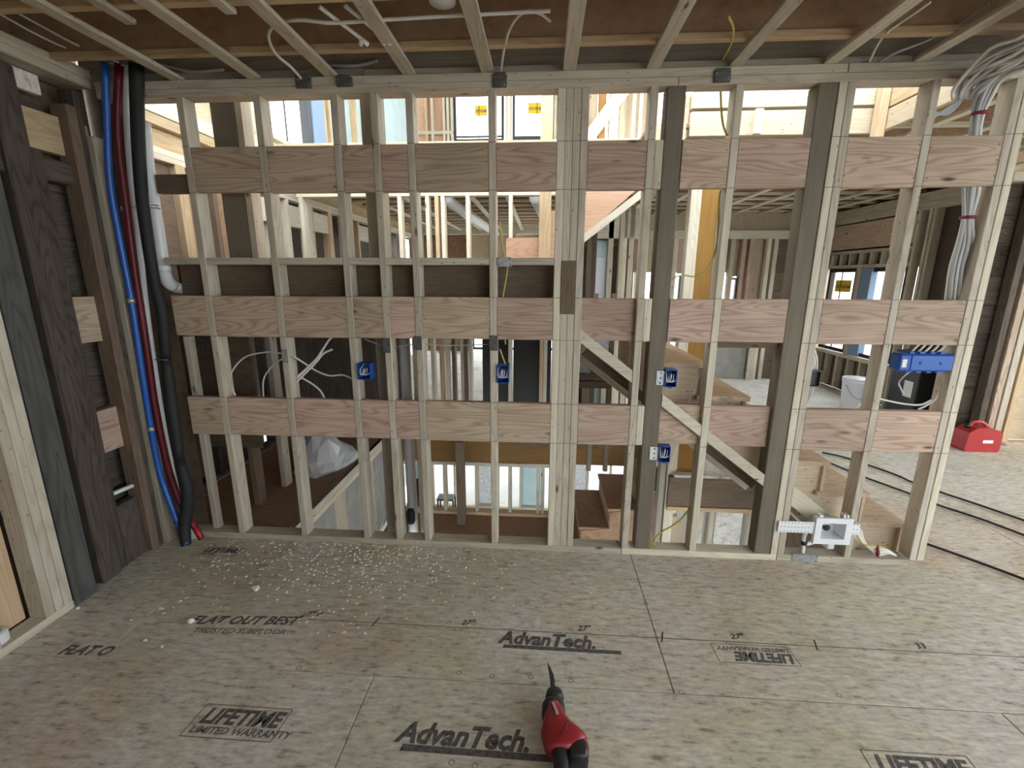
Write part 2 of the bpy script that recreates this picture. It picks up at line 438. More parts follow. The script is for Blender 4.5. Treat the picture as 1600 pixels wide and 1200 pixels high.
text('print_lettering', 'TRUSTED SUBFLOOR', (-1.60, -0.765, Z0), 0.042, INKSOFT, floor, (0, 0, 0.04), 0.25, 0.0005, 1.1)
text('print_lettering', 'FLAT O', (-2.09, -0.925, Z0), 0.074, INK, floor, (0, 0, 0.03), 0.3, 0.002, 0.9)
ink_line('pencil_mark', -1.10, -0.648, 2.4, -0.650, 0.0035)
for x in (-0.773, 0.574, 1.253): ink_line('pencil_mark', x + 0.012, -0.612, x - 0.006, -0.672, 0.007)
for x, s in ((-1.15, '27" 0'), (-0.36, '27"'), (0.19, '27"'), (0.89, '27"'), (1.70, '33')):
    text('pencil_mark', s, (x, -0.632, Z0), 0.045, PENCIL, floor, (0, 0, 0.1), 0.35, 0.0004)
def ring_mark(x, y, r):
    n = 14; v = []
    for k in range(n):
        t = 2 * math.pi * k / n
        v += [(x + r * math.cos(t), y + r * math.sin(t), Z0), (x + (r - 0.003) * math.cos(t), y + (r - 0.003) * math.sin(t), Z0)]
    mesh_obj('nail_mark', v, [(2 * k, 2 * ((k + 1) % n), 2 * ((k + 1) % n) + 1, 2 * k + 1) for k in range(n)], INKSOFT, floor)
for x, y in ((-0.66, -0.614), (-0.42, -0.62), (-0.30, -0.62), (-0.88, -0.61), (0.16, -0.62), (-0.02, -0.62), (0.05, -0.45), (0.11, -0.46), (-0.05, -0.46),
             (-0.32, -0.90), (-0.18, -0.905), (-0.02, -0.90), (0.145, -0.905), (0.07, -0.91), (-0.28, -1.26), (-0.20, -1.265), (0.58, -0.93), (0.55, -0.42), (1.2, -0.9), (1.9, -0.9), (-1.0, -0.92)):
    ring_mark(x, y, 0.011)

# ------------------------------------------------------------------ front stud wall (in the plane y = 0)
wf = empty('wall_front', (0, 0.045, 0), 'open stud wall with three rows of plank blocking', kind='structure')
D4 = 0.089
ROWS = [(0.690, 0.921), (1.278, 1.504), (2.039, 2.262)]
PL0, PL1 = 0.038, 2.495
EDGES = [z for r in ROWS for z in r]
studs = [(-1.878, PINE), (-1.471, PINE), (-1.073, PINE), (-0.871, PINE), (-0.693, PINE), (-0.283, PINE),
         (0.057, PALE), (0.095, PINE), (0.133, PINE), (0.171, PINE), (0.496, PINE), (0.890, PALE),
         (1.354, PALE), (1.393, PINE), (1.764, PINE), (2.124, PINE), (2.165, PALE)]
chalk_me = chamfer_box_mesh(0.0375, 0.0022, 0.0008, 0, PENCIL)
for i, (x, mt) in enumerate(studs):
    w = 0.037
    s = B('stud', x, x + w, 0.0 if i not in (7, 8) else 0.002, D4, PL0, PL1, mt, wf)
    for z in EDGES:
        c = bpy.data.objects.new('chalk_line', chalk_me)
        link(c, Matrix(((1, 0, 0, x + w / 2), (0, 0, -1, -0.0003 if i not in (7, 8) else 0.0017), (0, 1, 0, z + 0.001), (0, 0, 0, 1))), s)
B('stud', -2.078, -2.042, 0.042, D4, PL0, 1.27, PINE, wf)
B('post', 0.575, 0.663, 0.006, 0.095, PL0, PL1, TREATED, wf, 0.004)
B('post', 1.263, 1.352, 0.004, 0.095, PL0, PL1, TREATED, wf, 0.004)
B('packing_block', 0.094, 0.169, -0.004, 0.03, 1.42, 1.695, BROWN, wf)
B('bottom_plate', -2.215, 0.495, 0, D4, 0.0, 0.038, PINE, wf)
B('bottom_plate', 0.498, 1.39, 0, D4, 0.0, 0.038, PALE, wf)
B('bottom_plate', 1.392, 2.122, 0, D4, 0.0, 0.038, PINE, wf)
B('top_plate', -2.3, 0.62, 0, D4, 2.495, 2.532, PINE, wf)
B('top_plate', 0.622, 2.4, 0, D4, 2.495, 2.532, PINE, wf)
B('top_plate', -2.3, -0.2, 0, D4, 2.533, 2.570, PINE, wf)
B('top_plate', -0.198, 1.38, 0, D4, 2.533, 2.570, PINE, wf)
B('top_plate', 1.383, 3.4, 0, D4, 2.533, 2.570, PINE, wf)
bays = [(-2.08, -1.878), (-1.841, -1.471), (-1.434, -1.073), (-1.036, -0.871), (-0.834, -0.693), (-0.656, -0.283), (-0.246, 0.057), (0.208, 0.496),
        (0.663, 0.890), (0.927, 1.263), (1.430, 1.764), (1.801, 2.124)]
for r, (a, b) in enumerate(ROWS):
    for i, (x0, x1) in enumerate(bays):
        y0 = 0.034 if (r, i) in ((1, 7), (0, 8), (0, 9)) else 0.002
        if i == 0 and r == 2:
            B('blocking_board', x0, x1 - 0.001, 0.03, 0.068, a + 0.005, a + 0.10, BROWN, wf); continue
        bd = B('blocking_board', x0 + 0.001, x1 - 0.001, y0, y0 + 0.038, a + random.uniform(-0.003, 0.003), b + random.uniform(-0.002, 0.002), FIR, wf, grain=0)
        if i > 0:
            for sx in (x0 + 0.012, x1 - 0.012):
                for k in range(3):
                    zz = a + 0.04 + k * 0.07 + random.uniform(-0.012, 0.012)
                    lathe('nail', [(0.0035, -0.0005), (0.0025, -0.002)], (sx + random.uniform(-0.004, 0.004), y0, zz), GALV if random.random() < 0.45 else STEELDK, bd, 6, 'y')
    B('filler_block', 0.535, 0.573, 0.003, 0.04, a, b, PALE, wf)
B('blocking_board', 0.93, 1.26, 0.042, 0.08, 1.245, 1.30, BROWN, wf)
for i in range(7):
    x0, x1 = bays[i]
    B('flat_block', max(x0, -2.2) + 0.001, x1 - 0.001, 0.001, D4, 1.673, 1.709, PINE, wf)

# ------------------------------------------------------------------ left wall: old dark timbers with new studs
wl = empty('wall_left', (-2.35, -1.5, 0), 'left wall of old dark timbers and new pale studs', kind='structure')
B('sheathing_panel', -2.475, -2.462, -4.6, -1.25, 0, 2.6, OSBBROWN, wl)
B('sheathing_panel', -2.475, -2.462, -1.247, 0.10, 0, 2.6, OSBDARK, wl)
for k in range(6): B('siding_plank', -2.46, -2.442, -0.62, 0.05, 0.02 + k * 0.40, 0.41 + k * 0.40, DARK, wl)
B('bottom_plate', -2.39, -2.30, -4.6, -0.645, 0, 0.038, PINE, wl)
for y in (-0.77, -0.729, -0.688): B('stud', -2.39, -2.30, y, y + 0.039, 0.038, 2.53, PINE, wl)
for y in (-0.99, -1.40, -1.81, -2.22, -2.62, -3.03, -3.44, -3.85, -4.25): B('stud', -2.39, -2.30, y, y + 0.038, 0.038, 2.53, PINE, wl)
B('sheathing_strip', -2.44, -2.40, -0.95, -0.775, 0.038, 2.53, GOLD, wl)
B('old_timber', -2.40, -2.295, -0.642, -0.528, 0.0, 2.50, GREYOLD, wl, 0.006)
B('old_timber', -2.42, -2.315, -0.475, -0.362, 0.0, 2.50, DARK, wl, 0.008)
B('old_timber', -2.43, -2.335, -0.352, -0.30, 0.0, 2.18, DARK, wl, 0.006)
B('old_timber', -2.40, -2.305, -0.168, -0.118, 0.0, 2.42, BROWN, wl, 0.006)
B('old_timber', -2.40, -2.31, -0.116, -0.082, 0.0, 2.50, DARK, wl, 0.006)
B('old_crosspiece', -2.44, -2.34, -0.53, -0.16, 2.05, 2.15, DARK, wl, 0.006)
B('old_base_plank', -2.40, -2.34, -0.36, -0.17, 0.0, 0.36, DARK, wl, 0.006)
B('stud', -2.36, -2.287, -0.078, -0.016, 0.0, 2.30, PINE, wl)
for z0, z1 in ((0.67, 0.905), (1.27, 1.505), (2.185, 2.36)): B('blocking_board', -2.42, -2.36, -0.46, -0.02, z0, z1, GOLD if z0 > 2 else FIR, wl)
B('blocking_board', -2.42, -2.385, -0.62, -0.20, 2.44, 2.525, OSBLIGHT, wl)
B('top_plate', -2.44, -2.30, -4.6, -0.02, 2.530, 2.572, PINE, wl)
B('top_plate', -2.42, -2.30, -4.6, -0.01, 2.573, 2.618, PINE, wl)
tube('pipe_stub', [(-2.40, -0.34, 0.42), (-2.35, -0.13, 0.425)], 0.012, PVC, wl, 8, 1)

B('sheathing_panel', -2.50, -2.485, -4.6, 0.115, 2.60, 2.85, OSBWEB, wl)
# ------------------------------------------------------------------ ceiling: strapping under wood I-joists
ce = empty('ceiling', (0, -2, 2.571), 'open ceiling of brown joists with pale strapping', kind='structure')
SX = [-1.86, -1.457, -1.062, -0.67, -0.285, 0.108, 0.498, 0.877, 1.30, 1.695, 2.10, 2.50, 2.91, 3.32, 3.72]
for i, x in enumerate(SX):
    sp = beam('strapping_strip', (x + random.uniform(-0.012, 0.012), -4.55, 2.580), (x, 0.028 if x < 2.3 else 0.028, 2.580), 0.062, 0.019, PINE, ce, side=(0, 0, 1))
for x, ya, yb in ((-1.66, -1.6, -0.50), (-1.22, -1.7, -0.545)): beam('strapping_strip', (x, ya, 2.580), (x + 0.03, yb, 2.580), 0.045, 0.019, PINE, ce, side=(0, 0, 1))
def joist(x0, x1, y, parent, z0=2.591, h=0.24, fm=GOLD):
    j = B('joist', x0, x1, y - 0.005, y + 0.005, z0 + 0.027, z0 + h - 0.036, OSBWEB, parent, 0)
    B('flange', x0, x1, y - 0.018, y + 0.018, z0, z0 + 0.028, fm, j, 0.002)
    B('flange', x0, x1, y - 0.03, y + 0.03, z0 + h - 0.037, z0 + h, GOLD, j, 0.002)
    return j
for k in range(12): joist(-2.48, 4.4, -0.19 - 0.385 * k, ce)
B('rim_board', -2.42, 4.4, 0.052, 0.089, 2.571, 2.831, GREYPINE, ce)
B('ledger_board', -2.30, -0.9, 0.02, 0.05, 2.572, 2.612, GREYPINE, ce)
B('ledger_board', -0.898, 2.0, 0.012, 0.05, 2.572, 2.602, GREYPINE, ce)
for i, (xa, xb) in enumerate([(-2.53, 0.0), (0.003, 2.43), (2.433, 4.9)]):
    for j, (ya, yb) in enumerate([(-4.6, -3.66), (-3.657, -2.44), (-2.437, -1.22), (-1.217, 0.09)]):
        B('deck_panel', xa, xb, ya, yb, 2.832, 2.85, OSBWEB, ce, 0)

# ------------------------------------------------------------------ stairwell behind the wall
def flight(name, label, n, x_first, z_first, dirx, y0, y1, run=0.25, rise=0.19, mt=OSBBROWN, rm=PLY):
    st = empty(name, (x_first, (y0 + y1) / 2, z_first - rise), label, 'stairs')
    for i in range(n):
        xa = x_first + dirx * run * i; z = z_first + rise * i
        xb = xa + dirx * (run + 0.025)
        lo, hi = min(xa - dirx * 0.025, xb), max(xa - dirx * 0.025, xb)
        B('tread', lo, hi, y0, y1, z - 0.028, z, mt, st, 0.003)
        B('riser', xa - 0.008, xa + 0.008, y0 + 0.01, y1 - 0.01, z - rise, z - 0.028, rm, st, 0.001)
    return st
st1 = flight('staircase', 'lower flight of plywood stairs rising left behind the right half of the stud wall', 7, 2.17, 0.19, -1, 0.135, 1.06, mt=OSBTREAD, rm=PLY)
# sloping rail board and stringers of that flight
beam('skirt_board', (1.42, 0.115, 0.415), (1.90, 0.115, 0.05), 0.10, 0.03, PALE, st1)
beam('stringer', (0.25, 0.19, 1.19), (1.30, 0.19, 0.39), 0.05, 0.03, BROWN, st1)
for xa, xb in ((0.209, 0.495), (0.664, 0.889), (0.928, 1.262)):
    zt = lambda x: 1.337 - 0.761 * (x - 0.207)
    prism('diagonal_board', [(xa, zt(xa) - 0.068), (xb, zt(xb) - 0.068), (xb, zt(xb)), (xa, zt(xa))], 1, 0.003, 0.031, PALE, wf)
beam('stringer', (0.22, 1.02, 1.16), (1.70, 1.02, 0.04), 0.19, 0.038, PINE, st1)

st2 = flight('staircase', 'upper flight of stairs with red plywood side rising right from the landing', 5, -0.25, 1.90, 1, 1.12, 2.05, rm=REDPLY)
poly = [(-0.31, 1.71)]
x, z = -0.28, 1.71
for i in range(5):
    poly += [(x, z), (x, z + 0.185)]
    z += 0.19; x += 0.25
poly += [(x, z), (x, z - 0.16), (0.16, 1.79), (0.06, 1.71)]
prism('side_panel', poly[1:], 1, 1.085, 1.10, REDPLY, st2)
beam('edge_strip', (0.17, 1.09, 1.795), (0.96, 1.09, 2.40), 0.05, 0.045, PALE, st2)
st3 = flight('staircase', 'brown basement steps climbing right below the subfloor level', 4, 0.14, -0.78, 1, 1.30, 2.06, mt=OSBBROWN, rm=OSBBROWN)

sp = [(2.17, 0.0)]
for i in range(7): sp += [(2.165 - 0.25 * i, 0.19 * i), (2.165 - 0.25 * i, 0.19 * (i + 1) - 0.03)]
sp += [(0.44, 1.30), (0.44, 1.337 - 0.761 * 0.233 - 0.03), (2.0, 1.337 - 0.761 * 1.793 - 0.03), (2.05, 0.0)]
prism('side_panel', sp[1:], 1, 0.168, 0.18, PLY, st1)
sp = [(0.14, -0.95)]
for i in range(4): sp += [(0.14 + 0.25 * i, -0.97 + 0.19 * i), (0.14 + 0.25 * i, -0.81 + 0.19 * i)]
sp += [(1.13, -0.24), (1.13, -0.95)]
prism('side_panel', sp[1:], 1, 1.292, 1.304, OSBBROWN, st3)
ld = empty('floor_landing', (-1.1, 1.1, 1.5), 'raised stair landing behind the wall, rim board darkened for shade', kind='structure')
B('rim_board', -2.08, 0.05, 0.10, 0.134, 1.485, 1.685, BROWN, ld)  # dark colour paints the shade this board sits in
B('deck_panel', -2.42, -1.1, 0.14, 2.09, 1.687, 1.706, OSBBROWN, ld)
B('deck_panel', -1.097, 0.16, 0.14, 2.09, 1.687, 1.706, OSBBROWN, ld)
for k in range(5): B('joist', -2.42, 0.10, 0.50 + k * 0.39, 0.538 + k * 0.39, 1.49, 1.686, BROWN, ld)
B('rim_board', 0.06, 0.098, 0.14, 2.09, 1.49, 1.686, BROWN, ld)

posts = empty('wall_stairwell', (-0.9, 0.2, -0.95), 'posts and short studs standing in the stairwell', kind='structure')
B('post', -1.80, -1.665, 0.14, 0.23, 1.71, 2.83, TREATED, posts, 0.004)
B('stud', -1.662, -1.625, 0.14, 0.23, 1.71, 2.83, PALE, posts)
B('post', -0.975, -0.872, 0.136, 0.225, -0.95, 2.83, GREYPINE, posts, 0.004)
B('stud', -0.76, -0.72, 0.15, 0.24, -0.95, 1.49, PINE, posts)
B('post', -0.86, -0.775, 1.86, 1.95, -0.95, -0.02, BROWN, posts)
B('stud', -2.05, -2.01, 0.42, 0.51, 0.0, 1.49, BROWN, posts)
B('stud', -2.02, -1.98, 0.72, 0.81, 0.0, 1.49, PINE, posts)
B('sheathing_panel', -2.40, -1.92, 0.40, 0.412, 0.45, 1.49, OSBDARK, posts)
text('print_lettering', 'OSB', (-2.27, 0.398, 1.30), 0.10, INK, posts, (math.pi / 2, math.pi / 2, 0), 0, 0.003)

# platform edge: header, skirt studs and concrete side below
pe = empty('wall_platform', (-1.6, 1.1, -0.95), 'framed edge of the floor beside the stairwell', kind='structure')
B('edge_board', -1.64, -1.60, 0.12, 2.08, -0.06, 0.0, PINE, pe)
B('edge_board', -1.64, -1.60, 0.12, 2.08, -0.105, -0.062, PALE, pe)
B('sheathing_panel', -2.7, -1.60, 2.085, 2.097, -2.45, -0.025, CONC, pe, 0)
for k in range(9): B('skirt_plank', -1.66, -1.635, 0.14 + k * 0.215, 0.345 + k * 0.215, -0.95, -0.107, CONC if k % 3 else PINE, pe)

# column of veneer lumber between pale studs, rim below the middle floor
col = empty('wall_column', (1.2, 1.3, -0.95), 'built-up column of veneer lumber beside the stairs', kind='structure')
B('stud', 1.09, 1.168, 1.24, 1.33, -0.95, 2.59, PALE, col)
B('veneer_post', 1.170, 1.296, 1.25, 1.32, -0.12, 2.59, LVL, col)
B('stud', 1.298, 1.336, 1.24, 1.33, -0.95, 2.59, PALE, col)
B('stud', 1.338, 1.376, 1.24, 1.33, -0.95, 2.59, PALE, col)
B('plate', 1.10, 1.78, 1.17, 1.26, -0.062, -0.024, BROWN, col)
B('rim_board', 1.10, 1.95, 1.20, 1.238, -0.30, -0.063, BROWN, col)
B('plate', 1.10, 1.95, 1.19, 1.28, -0.34, -0.302, GOLD, col)
for x in (1.38, 1.47, 1.80): B('stud', x, x + 0.04, 1.20, 1.29, -1.6, -0.342, PINE, col)
B('sheathing_panel', 1.53, 1.76, 1.235, 1.25, -1.6, -0.345, OSBLIGHT, col)
B('post', 1.02, 1.065, 1.20, 1.29, -0.95, 0.60, GREYPINE, col)

# beam on the far side of the stairwell with its stamp, floor edge above
fb = empty('wall_header', (-0.3, 2.1, -0.3), 'veneer beam carrying the far edge of the floor', kind='structure')
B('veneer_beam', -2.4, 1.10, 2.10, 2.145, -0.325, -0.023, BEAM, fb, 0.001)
text('beam_lettering', '4 BOISE CASCADE  VERSA-LAM 2.0  3100  7,7  KCB', (-0.285, 2.0985, -0.135), 0.062, INK, fb, (math.pi / 2, 0, 0), 0, 0.0022, 1.06)
B('plate', -1.6, 0.30, 2.08, 2.17, -0.365, -0.327, PINE, fb)
for x in (-1.42, -1.05, -0.70, -0.335, -0.03, 0.02): B('stud', x, x + 0.037, 2.09, 2.17, -0.91, -0.367, PINE, fb)
B('plate', -1.6, 0.14, 2.08, 2.17, -0.948, -0.912, GOLD, fb)

wlo_pre = empty('wall_foundation', (2.4, 2.5, -2.45), 'foundation walls below the floor', kind='structure')
fl = empty('floor_lower', (0, 2, -0.95), 'brown lower landing and basement floor', kind='structure')
for a, b in ((-1.6, -0.4), (-0.4, 0.14)): B('floor_panel', a + 0.001, b - 0.001, 0.12, 2.18, -0.973, -0.95, OSBBROWN, fl, 0.001)
for a, b in ((-2.4, 0.0), (0.0, 2.4)):
    for c, d in ((2.19, 3.6), (3.6, 5.1)): B('floor_panel', a + 0.001, b - 0.001, c + 0.001, d - 0.001, -2.45, -2.42, PLY, fl, 0.001)
B('foundation_panel', 2.40, 2.42, 0.12, 5.1, -2.45, -0.03, CONC, wlo_pre, 0)
B('foundation_panel', 1.80, 1.815, 0.12, 1.16, -1.6, -0.03, BROWN, wlo_pre, 0)
B('slab', 0.14, 2.4, 0.12, 2.18, -1.62, -1.6, CONC, fl, 0)
wlo = empty('wall_basement', (-0.3, 5.0, -2.42), 'bright basement wall of studs and white wrap', kind='structure')
for k in range(13): B('stud', -2.3 + k * 0.39, -2.262 + k * 0.39, 4.96, 5.05, -2.42, -0.42, PALE, wlo)
for k, (a, b) in enumerate(((-2.26, -1.92), (-1.10, -0.75), (-0.33, 0.04), (0.43, 0.85))): B('wrap_panel', a, b, 5.06, 5.07, -2.42, -0.42, FOIL if k % 2 else WRAP, wlo, 0)
B('plate', -2.4, 2.6, 4.95, 5.06, -2.42, -2.38, PALE, wlo)
B('plate', -2.4, 2.6, 4.95, 5.06, -0.42, -0.38, PALE, wlo)

# ------------------------------------------------------------------ stud wall on the far side of the stairwell
wb_ = empty('wall_back', (0, 2.1, 0), 'far stud wall across the stairwell', kind='structure')
B('top_plate', -2.4, 1.15, 2.10, 2.19, 2.362, 2.40, PALE, wb_)
B('top_plate', -2.4, 1.15, 2.10, 2.19, 2.401, 2.44, PALE, wb_)
B('bottom_plate', -2.4, 1.10, 2.10, 2.19, 0.0, 0.038, PINE, wb_)
for x, mt in ((-2.38, PINE), (-1.98, PALE), (-1.60, PALE), (-1.405, PALE), (-1.135, PALE), (-1.045, GOLD), (-0.985, PALE), (-0.745, PALE), (-0.335, PALE), (-0.02, GOLD), (0.02, PALE),
              (0.30, PALE), (0.47, BROWN), (0.72, PALE), (0.93, PALE), (1.06, PALE)):
    B('stud', x, x + 0.037, 2.10, 2.19, 0.038, 2.362, mt, wb_)
for x, mt in ((-0.92, BROWN), (-0.83, PINE), (-0.80, BROWN)): B('stud', x, x + 0.037, 2.11, 2.20, 0.038, 1.66, mt, wb_)
beam('brace', (-1.28, 2.2, 1.0), (-0.95, 2.2, 1.45), 0.09, 0.03, DARK, wb_)
B('rim_board', -2.45, 1.0, 2.10, 2.14, 2.59, 2.83, GOLD, wb_)
ip = empty('wall_inner', (0.6, 3.2, 0), 'inner partition seen below the upper stair flight', kind='structure')
for x, mt in ((0.355, PALE), (0.515, BROWN), (0.76, PINE), (0.92, PALE), (1.0, PALE)): B('stud', x, x + 0.06, 3.2, 3.29, 0.0, 2.4, mt, ip)
B('dark_panel', 0.41, 0.53, 3.32, 3.33, 0.0, 1.98, DARK, ip, 0); B('dark_panel', 0.80, 0.93, 3.32, 3.33, 0.0, 1.98, DARK, ip, 0)  # dark panels stand in for the shade inside the doorways
B('door_panel', 0.575, 0.76, 3.30, 3.34, 0.0, 2.05, WRAP, ip); B('door_panel', 0.59, 0.75, 3.29, 3.30, 1.10, 1.85, WHITEPL, ip)
B('header', 0.30, 1.10, 3.2, 3.29, 2.06, 2.40, PINE, ip)
B('sheathing_panel', 0.28, 1.10, 3.34, 3.35, 0.0, 2.4, OSBBROWN, ip, 0)
# crosspiece and short framing below the basement-side flight
B('crosspiece', 0.21, 0.56, 1.15, 1.19, 0.74, 0.80, BROWN, wb_)
B('crosspiece', 0.21, 0.56, 1.15, 1.19, 0.81, 0.86, BROWN, wb_)
for x, mt in ((0.21, BROWN), (0.245, PINE), (0.54, BROWN), (0.40, TREATED)): B('stud', x, x + 0.038, 1.20, 1.24, 0.0, 1.49, mt, wb_)
for x in (0.30, 0.47): B('wrap_panel', x, x + 0.09, 1.26, 1.27, 0.80, 1.40, FOIL, wb_, 0)

B('stud', -0.035, 0.05, 1.03, 1.07, 1.71, 2.83, GOLD, wb_)
bs = B('shade_sheet', -0.62, -0.345, 2.24, 2.245, 0.05, 1.66, BLACK, None, 0)  # black sheets put where the space under the landing is only in shade
tag(bs, 'black sheet standing in for shade under the landing, left of the white stud', 'sheet', 'black sheets standing in for shade')
bs2 = B('shade_sheet', -0.295, 0.10, 2.24, 2.245, 0.05, 1.66, BLACK, None, 0)
tag(bs2, 'black sheet standing in for shade under the landing, right of the white stud', 'sheet', 'black sheets standing in for shade')
B('stud', -0.335, -0.298, 2.06, 2.10, 0.038, 1.66, PALE, wb_)

# ------------------------------------------------------------------ left wall of the stairwell and rooms beyond
wsl = empty('wall_left_far', (-2.6, 3, 0), 'long left wall with framed openings and headers', kind='structure')
XL = -2.60
B('top_plate', XL - 0.09, XL, 0.12, 7.5, 2.376, 2.414, PALE, wsl)
B('top_plate', XL - 0.09, XL, 0.12, 7.5, 2.415, 2.455, PALE, wsl)
B('bottom_plate', XL - 0.09, XL, 0.12, 2.1, 0.0, 0.038, DARK, wsl)  # plate darkened to paint in the shade below the landing
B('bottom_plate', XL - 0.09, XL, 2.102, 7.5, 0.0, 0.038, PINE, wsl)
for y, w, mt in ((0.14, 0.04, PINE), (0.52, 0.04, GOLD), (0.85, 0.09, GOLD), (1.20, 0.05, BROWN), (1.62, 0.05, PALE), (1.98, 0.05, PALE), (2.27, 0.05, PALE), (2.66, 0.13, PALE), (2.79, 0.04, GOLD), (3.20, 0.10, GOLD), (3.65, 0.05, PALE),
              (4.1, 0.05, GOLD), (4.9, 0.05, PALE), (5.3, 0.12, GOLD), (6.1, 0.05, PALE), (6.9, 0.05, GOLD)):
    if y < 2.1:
        B('stud', XL - 0.09, XL, y, y + w, 0.038, 1.48, DARK, wsl); B('stud', XL - 0.09, XL, y, y + w, 1.71, 2.376, mt, wsl)  # lower studs coloured dark for the shade under the landing
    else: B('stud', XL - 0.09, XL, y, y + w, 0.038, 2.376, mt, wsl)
for a, b in ((1.67, 1.98), (2.32, 2.66), (2.83, 3.20), (4.15, 4.9)): B('header', XL - 0.07, XL - 0.01, a, b, 2.12, 2.33, PALE, wsl)
B('sheathing_panel', XL - 0.11, XL - 0.098, 0.12, 1.60, 0.0, 2.45, OSBDARK, wsl)
B('sheathing_panel', XL - 0.5, XL - 0.49, 1.5, 7.5, 0.0, 2.85, DARK, wsl)  # dark sheet stands in for the unlit rooms behind the openings
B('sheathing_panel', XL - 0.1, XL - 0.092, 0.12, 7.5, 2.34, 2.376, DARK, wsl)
B('sheathing_panel', XL - 0.12, -1.45, 2.075, 2.088, 0.0, 1.485, DARK, wsl)  # dark panel added to give the shade under the landing
B('sheathing_panel', -2.72, -2.165, 0.112, 0.124, 0.0, 2.62, OSBDARK, wsl)
B('wrap_panel', XL - 0.13, XL - 0.12, 3.3, 7.5, 2.85, 5.2, WRAP, wsl, 0)
B('sheathing_panel', XL - 0.11, XL - 0.1, 0.1, 7.5, -2.5, 0.0, CONC, wsl)
# upper storey of that wall
B('rim_board', XL - 0.09, XL - 0.04, 0.12, 7.5, 2.456, 2.59, GOLD, wsl)
B('wall_panel', XL - 0.06, XL - 0.05, 0.12, 0.85, 1.71, 2.376, BROWN, wsl, 0)
B('wall_panel', XL - 0.06, XL - 0.05, 0.852, 1.62, 1.71, 2.376, OSBBROWN, wsl, 0)
B('cover_panel', XL - 0.5, XL - 0.09, 1.5, 7.5, 2.46, 2.48, DARK, wsl, 0)  # unseen lid, added to keep sky light out of the openings
B('cover_panel', XL - 0.5, XL - 0.09, 1.48, 1.495, 0.0, 2.48, DARK, wsl, 0)  # unseen end cap, added to hold back sky light as well
B('edge_plate', XL - 0.09, XL + 0.01, 0.12, 7.5, 2.592, 2.66, GOLD, wsl)
B('edge_plate', XL - 0.09, XL + 0.02, 0.12, 7.5, 2.662, 2.76, PALE, wsl)
B('sheathing_panel', XL - 0.10, XL - 0.085, 0.12, 1.4, 2.762, 3.25, PLY, wsl)
B('sheathing_panel', XL - 0.10, XL - 0.085, 1.402, 2.05, 2.762, 3.3, PLY, wsl)
for y in (0.6, 1.0, 1.42, 1.9, 2.03, 3.32, 3.45, 3.9, 4.3, 4.75, 5.2): B('stud', XL - 0.085, XL, y, y + 0.04, 2.762, 4.9, PALE if y < 3.2 else GOLD, wsl)
B('sill_plate', XL - 0.09, XL + 0.01, 2.05, 3.3, 2.90, 2.94, PALE, wsl)
B('header', XL - 0.09, XL, 2.05, 3.3, 4.4, 4.7, PALE, wsl)

def window(n, axis, fixed, a0, a1, z0, z1, label, bars=(), frame=WINFR, t=0.05, d=0.06, sticker=None, hbar=None, out=1):
    """framed window in the plane axis = fixed, from a0 to a1 along the other horizontal axis"""
    loc = (fixed, (a0 + a1) / 2, z0) if axis == 'x' else ((a0 + a1) / 2, fixed, z0)
    w = empty('window_%d' % n, loc, label, kind='structure')
    def bx(name, p0, p1, q0, q1, mat, dd=(0, d)):
        if axis == 'x': return B(name, fixed + dd[0] * out, fixed + dd[1] * out, p0, p1, q0, q1, mat, w, 0.002)
        return B(name, p0, p1, fixed + dd[0] * out, fixed + dd[1] * out, q0, q1, mat, w, 0.002)
    bx('window_frame', a0, a0 + t, z0, z1, frame); bx('window_frame', a1 - t, a1, z0, z1, frame)
    bx('window_frame', a0 + t, a1 - t, z0, z0 + t, frame); bx('window_frame', a0 + t, a1 - t, z1 - t, z1, frame)
    for b in bars: bx('window_bar', b - 0.006, b + 0.006, z0 + t, z1 - t, frame, (d * 0.3, d * 0.6))
    if hbar: bx('window_bar', a0 + t, a1 - t, hbar, hbar + 0.03, frame, (d * 0.2, d * 0.8))
    g = bx('pane', a0 + t, a1 - t, z0 + t, z1 - t, GLASS, (d * 0.42, d * 0.5))
    if sticker:
        sa, sz, sw, sh = sticker
        e = d * 0.40
        s = bx('sticker', sa, sa + sw, sz, sz + sh, STICKER, (e - 0.002, e))
        if axis == 'y': text('sticker_lettering', 'MARVIN', (sa + sw * 0.95, fixed + out * (e - 0.003), sz + sh * 0.32), sh * 0.42, INK, s, (math.pi / 2, 0, math.pi), 0, 0.0012, 0.95 * sw / (sh * 1.55))
        else: text('sticker_lettering', 'MARVIN', (fixed + out * (e - 0.003), sa + sw * 0.05, sz + sh * 0.32), sh * 0.42, INK, s, (math.pi / 2, 0, math.pi / 2), 0, 0.0012, 0.95 * sw / (sh * 1.55))
    return w
w1 = window(1, 'x', XL - 0.08, 2.08, 3.25, 2.94, 4.4, 'blue-jambed upper window in the left wall', bars=(2.62,), out=-1)
B('jamb', XL - 0.09, XL + 0.02, 2.98, 3.27, 2.94, 4.4, WINBLUE, w1)
B('jamb', XL - 0.08, XL + 0.01, 2.88, 2.965, 2.94, 4.4, WINFR, w1)

